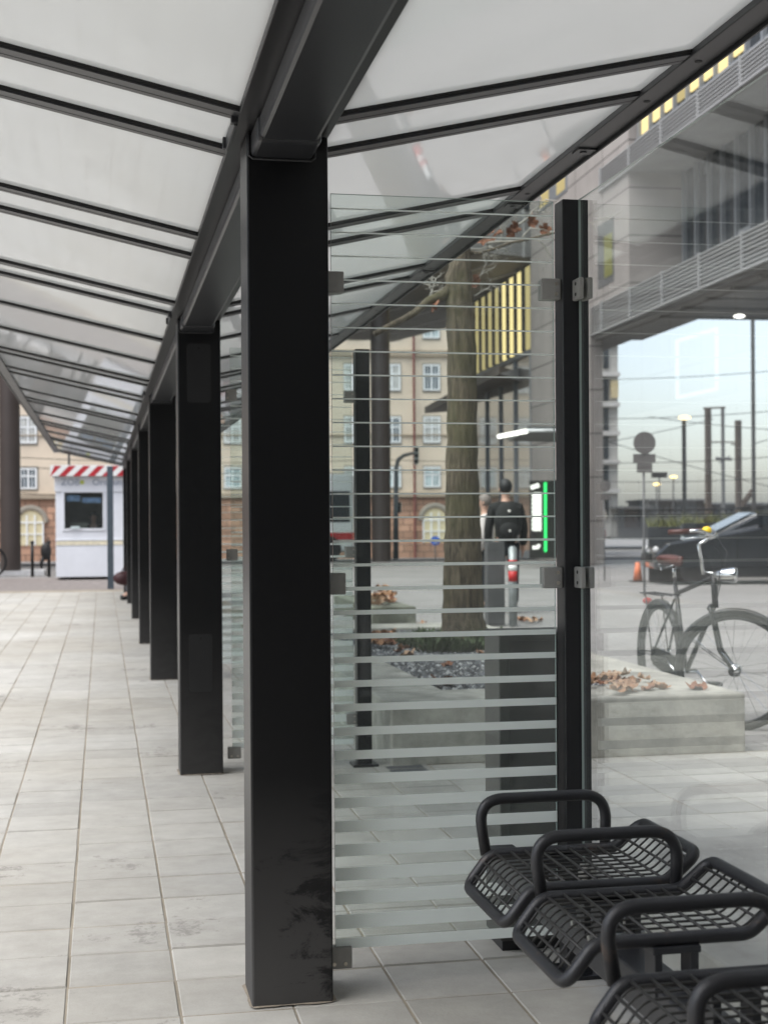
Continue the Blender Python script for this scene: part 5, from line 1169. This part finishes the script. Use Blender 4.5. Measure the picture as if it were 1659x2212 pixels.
def bicycle(label, rear, front, steer, R=0.355):
    rear = Vector(rear); front = Vector(front); d = front-rear; wb = d.length; rz = math.atan2(d.y, d.x)
    t = thing('bicycle', label, 'bicycle', (rear.x, rear.y, 0), rz, group=None)
    I = lambda p: Vector(p)
    piv = (wb-0.09, 0)
    def T(p): return rot_z(p, steer, piv)
    wheel(t, 0, R, I); wheel(t, wb, R, T)
    BBx, BBz = 0.46, 0.29; st = Vector((0.27,0,0.90)); hd0, hd1 = Vector((wb-0.16,0,0.74)), Vector((wb-0.19,0,0.97))
    m = MB()
    m.tube([(BBx,0,BBz), st], 0.015, 10); m.tube([(BBx,0,BBz), hd0+Vector((0,0,0.03))], 0.017, 10); m.tube([(0.31,0,0.80), hd1-Vector((0,0,0.04))], 0.015, 10); m.tube([hd0, hd1], 0.02, 10)
    for s in (-1, 1): m.tube([(BBx,s*0.02,BBz),(0.3,s*0.05,0.32),(0,s*0.06,R)], 0.010, 8); m.tube([(0.30,s*0.015,0.76),(0,s*0.06,R)], 0.009, 8)
    m.build('frame', BIKE, t, local=True, smooth=True)
    m = MB()
    for s in (-1, 1): m.tube([T(p) for p in fillet([(wb-0.15,s*0.02,0.76),(wb-0.14,s*0.055,0.73),(wb-0.09,s*0.06,0.48),(wb,s*0.06,R)], 0.08, 4)], 0.011, 8)
    m.tube([T((wb-0.15,-0.03,0.74)),T((wb-0.15,0.03,0.74))], 0.018, 8); m.build('fork', BIKE, t, local=True, smooth=True)
    m = MB(); m.tube([T(hd1-Vector((0.0,0,0.02))), T(hd1+Vector((-0.03,0,0.17))), T(hd1+Vector((0.02,0,0.20)))], 0.012, 10)
    c = hd1+Vector((0.02,0,0.20))
    for s in (-1, 1): m.tube([T(p) for p in fillet([c, c+Vector((0.05,s*0.1,0.03)), c+Vector((0.0,s*0.25,0.06)), c+Vector((-0.17,s*0.28,0.05))], 0.06, 5)], 0.011, 8)
    hb = m.build('handlebar', CHR, t, local=True, smooth=True)
    for s in (-1, 1):
        m = MB(); m.tube([T(c+Vector((-0.06,s*0.27,0.055))), T(c+Vector((-0.19,s*0.28,0.05)))], 0.017, 10); m.build('grip', LEA, hb, local=True, smooth=True)
        m = MB(); m.tube([T(c+Vector((0.02,s*0.2,0.05))), T(c+Vector((0.03,s*0.24,0.02))), T(c+Vector((-0.12,s*0.27,0.01)))], 0.005, 6); m.build('brake_lever', CHR, hb, local=True, smooth=True)
    m = MB(); m.ball(T(c+Vector((0.02,-0.12,0.06))), 0.032, 12, 8, (1,1,0.8)); m.build('bell', mat('yellow_bell', (0.9,0.6,0.02), 0.35), hb, local=True, smooth=True)
    # saddle
    m = MB(); sv = []
    sec = [(-0.13,0.075,0.0),(-0.09,0.085,0.012),(-0.03,0.075,0.008),(0.03,0.04,0.0),(0.09,0.022,-0.002),(0.14,0.014,0.006)]; pts8 = 8
    for (x, w_, dz) in sec:
        for k in range(pts8):
            a = 2*PI*k/pts8; zc = 1.03+dz+(0.018*math.sin(a) if math.sin(a) > 0 else 0.05*math.sin(a)); sv.append((0.25+x, w_*math.cos(a), zc))
    fs = [(i*8+k, i*8+(k+1)%8, (i+1)*8+(k+1)%8, (i+1)*8+k) for i in range(5) for k in range(8)]+[tuple(range(8))[::-1], tuple(range(40,48))]
    m.add(sv, fs); m.build('saddle', LEA, t, local=True, smooth=True)
    m = MB(); m.tube([st, (0.25,0,1.0)], 0.0125, 10); m.tube([(0.17,0.03,0.97),(0.3,0.02,0.99)], 0.005, 6); m.tube([(0.17,-0.03,0.97),(0.3,-0.02,0.99)], 0.005, 6)
    for s in (-1,1): m.tube([(0.13+0.015*math.cos(a*PI/4), s*0.05+0.015*math.sin(a*PI/4), 0.95+0.006*a) for a in range(9)], 0.004, 5)
    m.build('seat_post', CHR, t, local=True, smooth=True)
    def fend(cx, a0, a1, TT):
        m = MB(); P = [(cx+(R+0.035)*math.cos(math.radians(a)), R+(R+0.035)*math.sin(math.radians(a))) for a in range(a0, a1+1, 8)]; vs = []; fs = []
        for (x, z) in P:
            ux, uz = (x-cx)/(R+0.035), (z-R)/(R+0.035)
            for (w_, e) in ((-0.03,-0.018),(-0.018,0),(0.018,0),(0.03,-0.018),(0.027,-0.021),(0.016,-0.004),(-0.016,-0.004),(-0.027,-0.021)): vs.append(TT((x+ux*e, w_, z+uz*e)))
        for i in range(len(P)-1):
            for k in range(8): fs.append((i*8+k, i*8+(k+1)%8, (i+1)*8+(k+1)%8, (i+1)*8+k))
        fs += [tuple(range(8)), tuple((len(P)-1)*8+k for k in range(8))]
        m.add(vs, fs)
        for s in (-1,1): m.tube([TT((cx, s*0.05, R)), TT((cx+(R+0.03)*math.cos(math.radians(a1-20)), s*0.03, R+(R+0.03)*math.sin(math.radians(a1-20))))], 0.003, 5)
        return m
    fend(0, 40, 200, I).build('mudguard', BIKE, t, local=True, smooth=True)
    fend(wb, 30, 165, T).build('mudguard', BIKE, t, local=True, smooth=True)
    m = MB()
    for s in (-1, 0, 1): m.tube([(0.22,s*0.06,0.78),(-0.22,s*0.06,0.78)], 0.005, 6)
    m.tube([(-0.22,-0.06,0.78),(-0.22,0.06,0.78)], 0.005, 6); m.tube([(0.1,-0.06,0.78),(0.1,0.06,0.78)], 0.005, 6)
    for s in (-1, 1): m.tube([(-0.12,s*0.06,0.78),(0,s*0.06,R)], 0.005, 6)
    m.build('luggage_rack', BIKE, t, local=True, smooth=True)
    m = MB(); q_ = hd1+Vector((0.12,0,-0.02)); m.tube([T(q_+Vector((-0.06,0,0))), T(q_), T(q_+Vector((0.07,0,0.0))), T(q_+Vector((0.085,0,0)))], [0.015,0.04,0.05,0.047], 14); m.tube([T(hd1), T(q_)], 0.006, 6); m.build('headlight', CHR, t, local=True, smooth=True)
    m = MB(); m.prism([(0,0.29),(0.46,0.2),(0.53,0.29),(0.46,0.38),(0.0,0.42),(-0.05,0.35)], 'y', -0.055, -0.04); m.build('chain_guard', BIKE, t, local=True, bevel=0.003)
    m = MB(); m.cyl((BBx,-0.07,BBz),(BBx,0.07,BBz),0.018,12)
    for s in (-1, 1): m.tube([(BBx,s*0.075,BBz),(BBx+s*0.15,s*0.085,BBz-s*0.07)], 0.008, 8)
    cr_ = m.build('crank', CHR, t, local=True, smooth=True)
    for s in (-1, 1):
        m = MB(); c_ = (BBx+s*0.15, s*0.13, BBz-s*0.07); m.box(c_[0]-0.04,c_[0]+0.04,c_[1]-0.045,c_[1]+0.045,c_[2]-0.012,c_[2]+0.012); m.build('pedal', TY, cr_, local=True, bevel=0.003)
    m = MB(); m.tube([T(c+Vector((0.03,0.2,0.02))), T(c+Vector((0.12,0.05,-0.08))), T(hd0+Vector((0.05,0,0.05)))], 0.003, 5); m.tube([T(c+Vector((0.03,-0.2,0.02))), T(c+Vector((0.1,-0.05,-0.1))), T(hd0+Vector((0.04,0,0.0)))], 0.003, 5); m.build('cable', BIKE, t, local=True, smooth=True)
    m = MB(); m.ball((-0.24,0,0.72), 0.03, 10, 6, (0.6,1.2,0.8)); m.build('rear_light', RED, t, local=True, smooth=True)
    m = MB(); m.tube([(0.35,0.02,0.26),(0.28,0.12,0.02)], 0.008, 8); m.build('kickstand', CHR, t, local=True, smooth=True)
    return t
fh = atz(1587, 1448.5, 0.355); rh = atz(1415, 1410, 0.355)
rear = Vector((fh.x-0.03, fh.y+1.13, 0))
rr_ = atD(1440, 1400, 9.95); rear = Vector((rr_.x, rr_.y, 0))
dd_ = (rear-Vector((fh.x,fh.y,0))); hn = -dd_.normalized(); stv = Matrix.Rotation(math.radians(58), 3, 'Z') @ hn
rear = Vector((fh.x,fh.y,0))-hn*(1.10-0.09)-stv*0.09; frt = rear+hn*1.10
bicycle('black city bicycle with brown saddle and turned front wheel beside the planter', rear, frt, math.radians(58))
q = atz(12, 1243, 0)
bicycle('dark bicycle parked at the left edge in front of the brown column', (q.x-1.35, q.y-0.6, 0), (q.x-0.28, q.y-0.8, 0), math.radians(15))

# ================================================================ DARK BLOCK ADDED BEHIND, PLAZA SIDE LEFT (seen in reflections)
t = thing('rear_dark_block', 'dark block added unseen behind the viewer to darken column fronts and fill reflections', 'building', (0, -14, 0))  # unseen block, added so the column fronts face something dark
m = MB(); m.box(-16, 26, -24, -12, 0, 14); m.build('wall', mat('dark_block_grey', (0.06,0.06,0.06), 0.8), t)
t = thing('plaza_building', 'pale commercial building on the plaza side, seen reflected in the side glass', 'building', (-18, 40, 0))
m = MB(); m.box(-30, -15, 20, 75, 0, 9); m.build('wall', panel_mat('plaza_panels', (0.6,0.62,0.64), (0.35,0.35,0.35), 2.4, 3.0, 0.05, 'yz', 0.08), t)
m = MB()
for y in range(21, 75, 3): m.box(-15.0, -14.9, y, y+1.2, 1.0, 2.6)
m.build('window', DKWIN, t)
m = MB(); m.box(-15, -14.4, 20, 75, 4.5, 4.72); m.build('cornice', WHITE, t)
m = MB()
for (y0, y1, z0, z1) in ((37.4,40.3,4.9,5.0),(37.4,40.3,6.6,6.7),(37.4,37.5,4.9,6.7),(40.2,40.3,4.9,6.7)): m.box(-14.38, -14.3, y0, y1, z0, z1)
m.build('sign_frame', emit_mat('sign_frame_white', (0.8,0.9,1), 0.5), t)
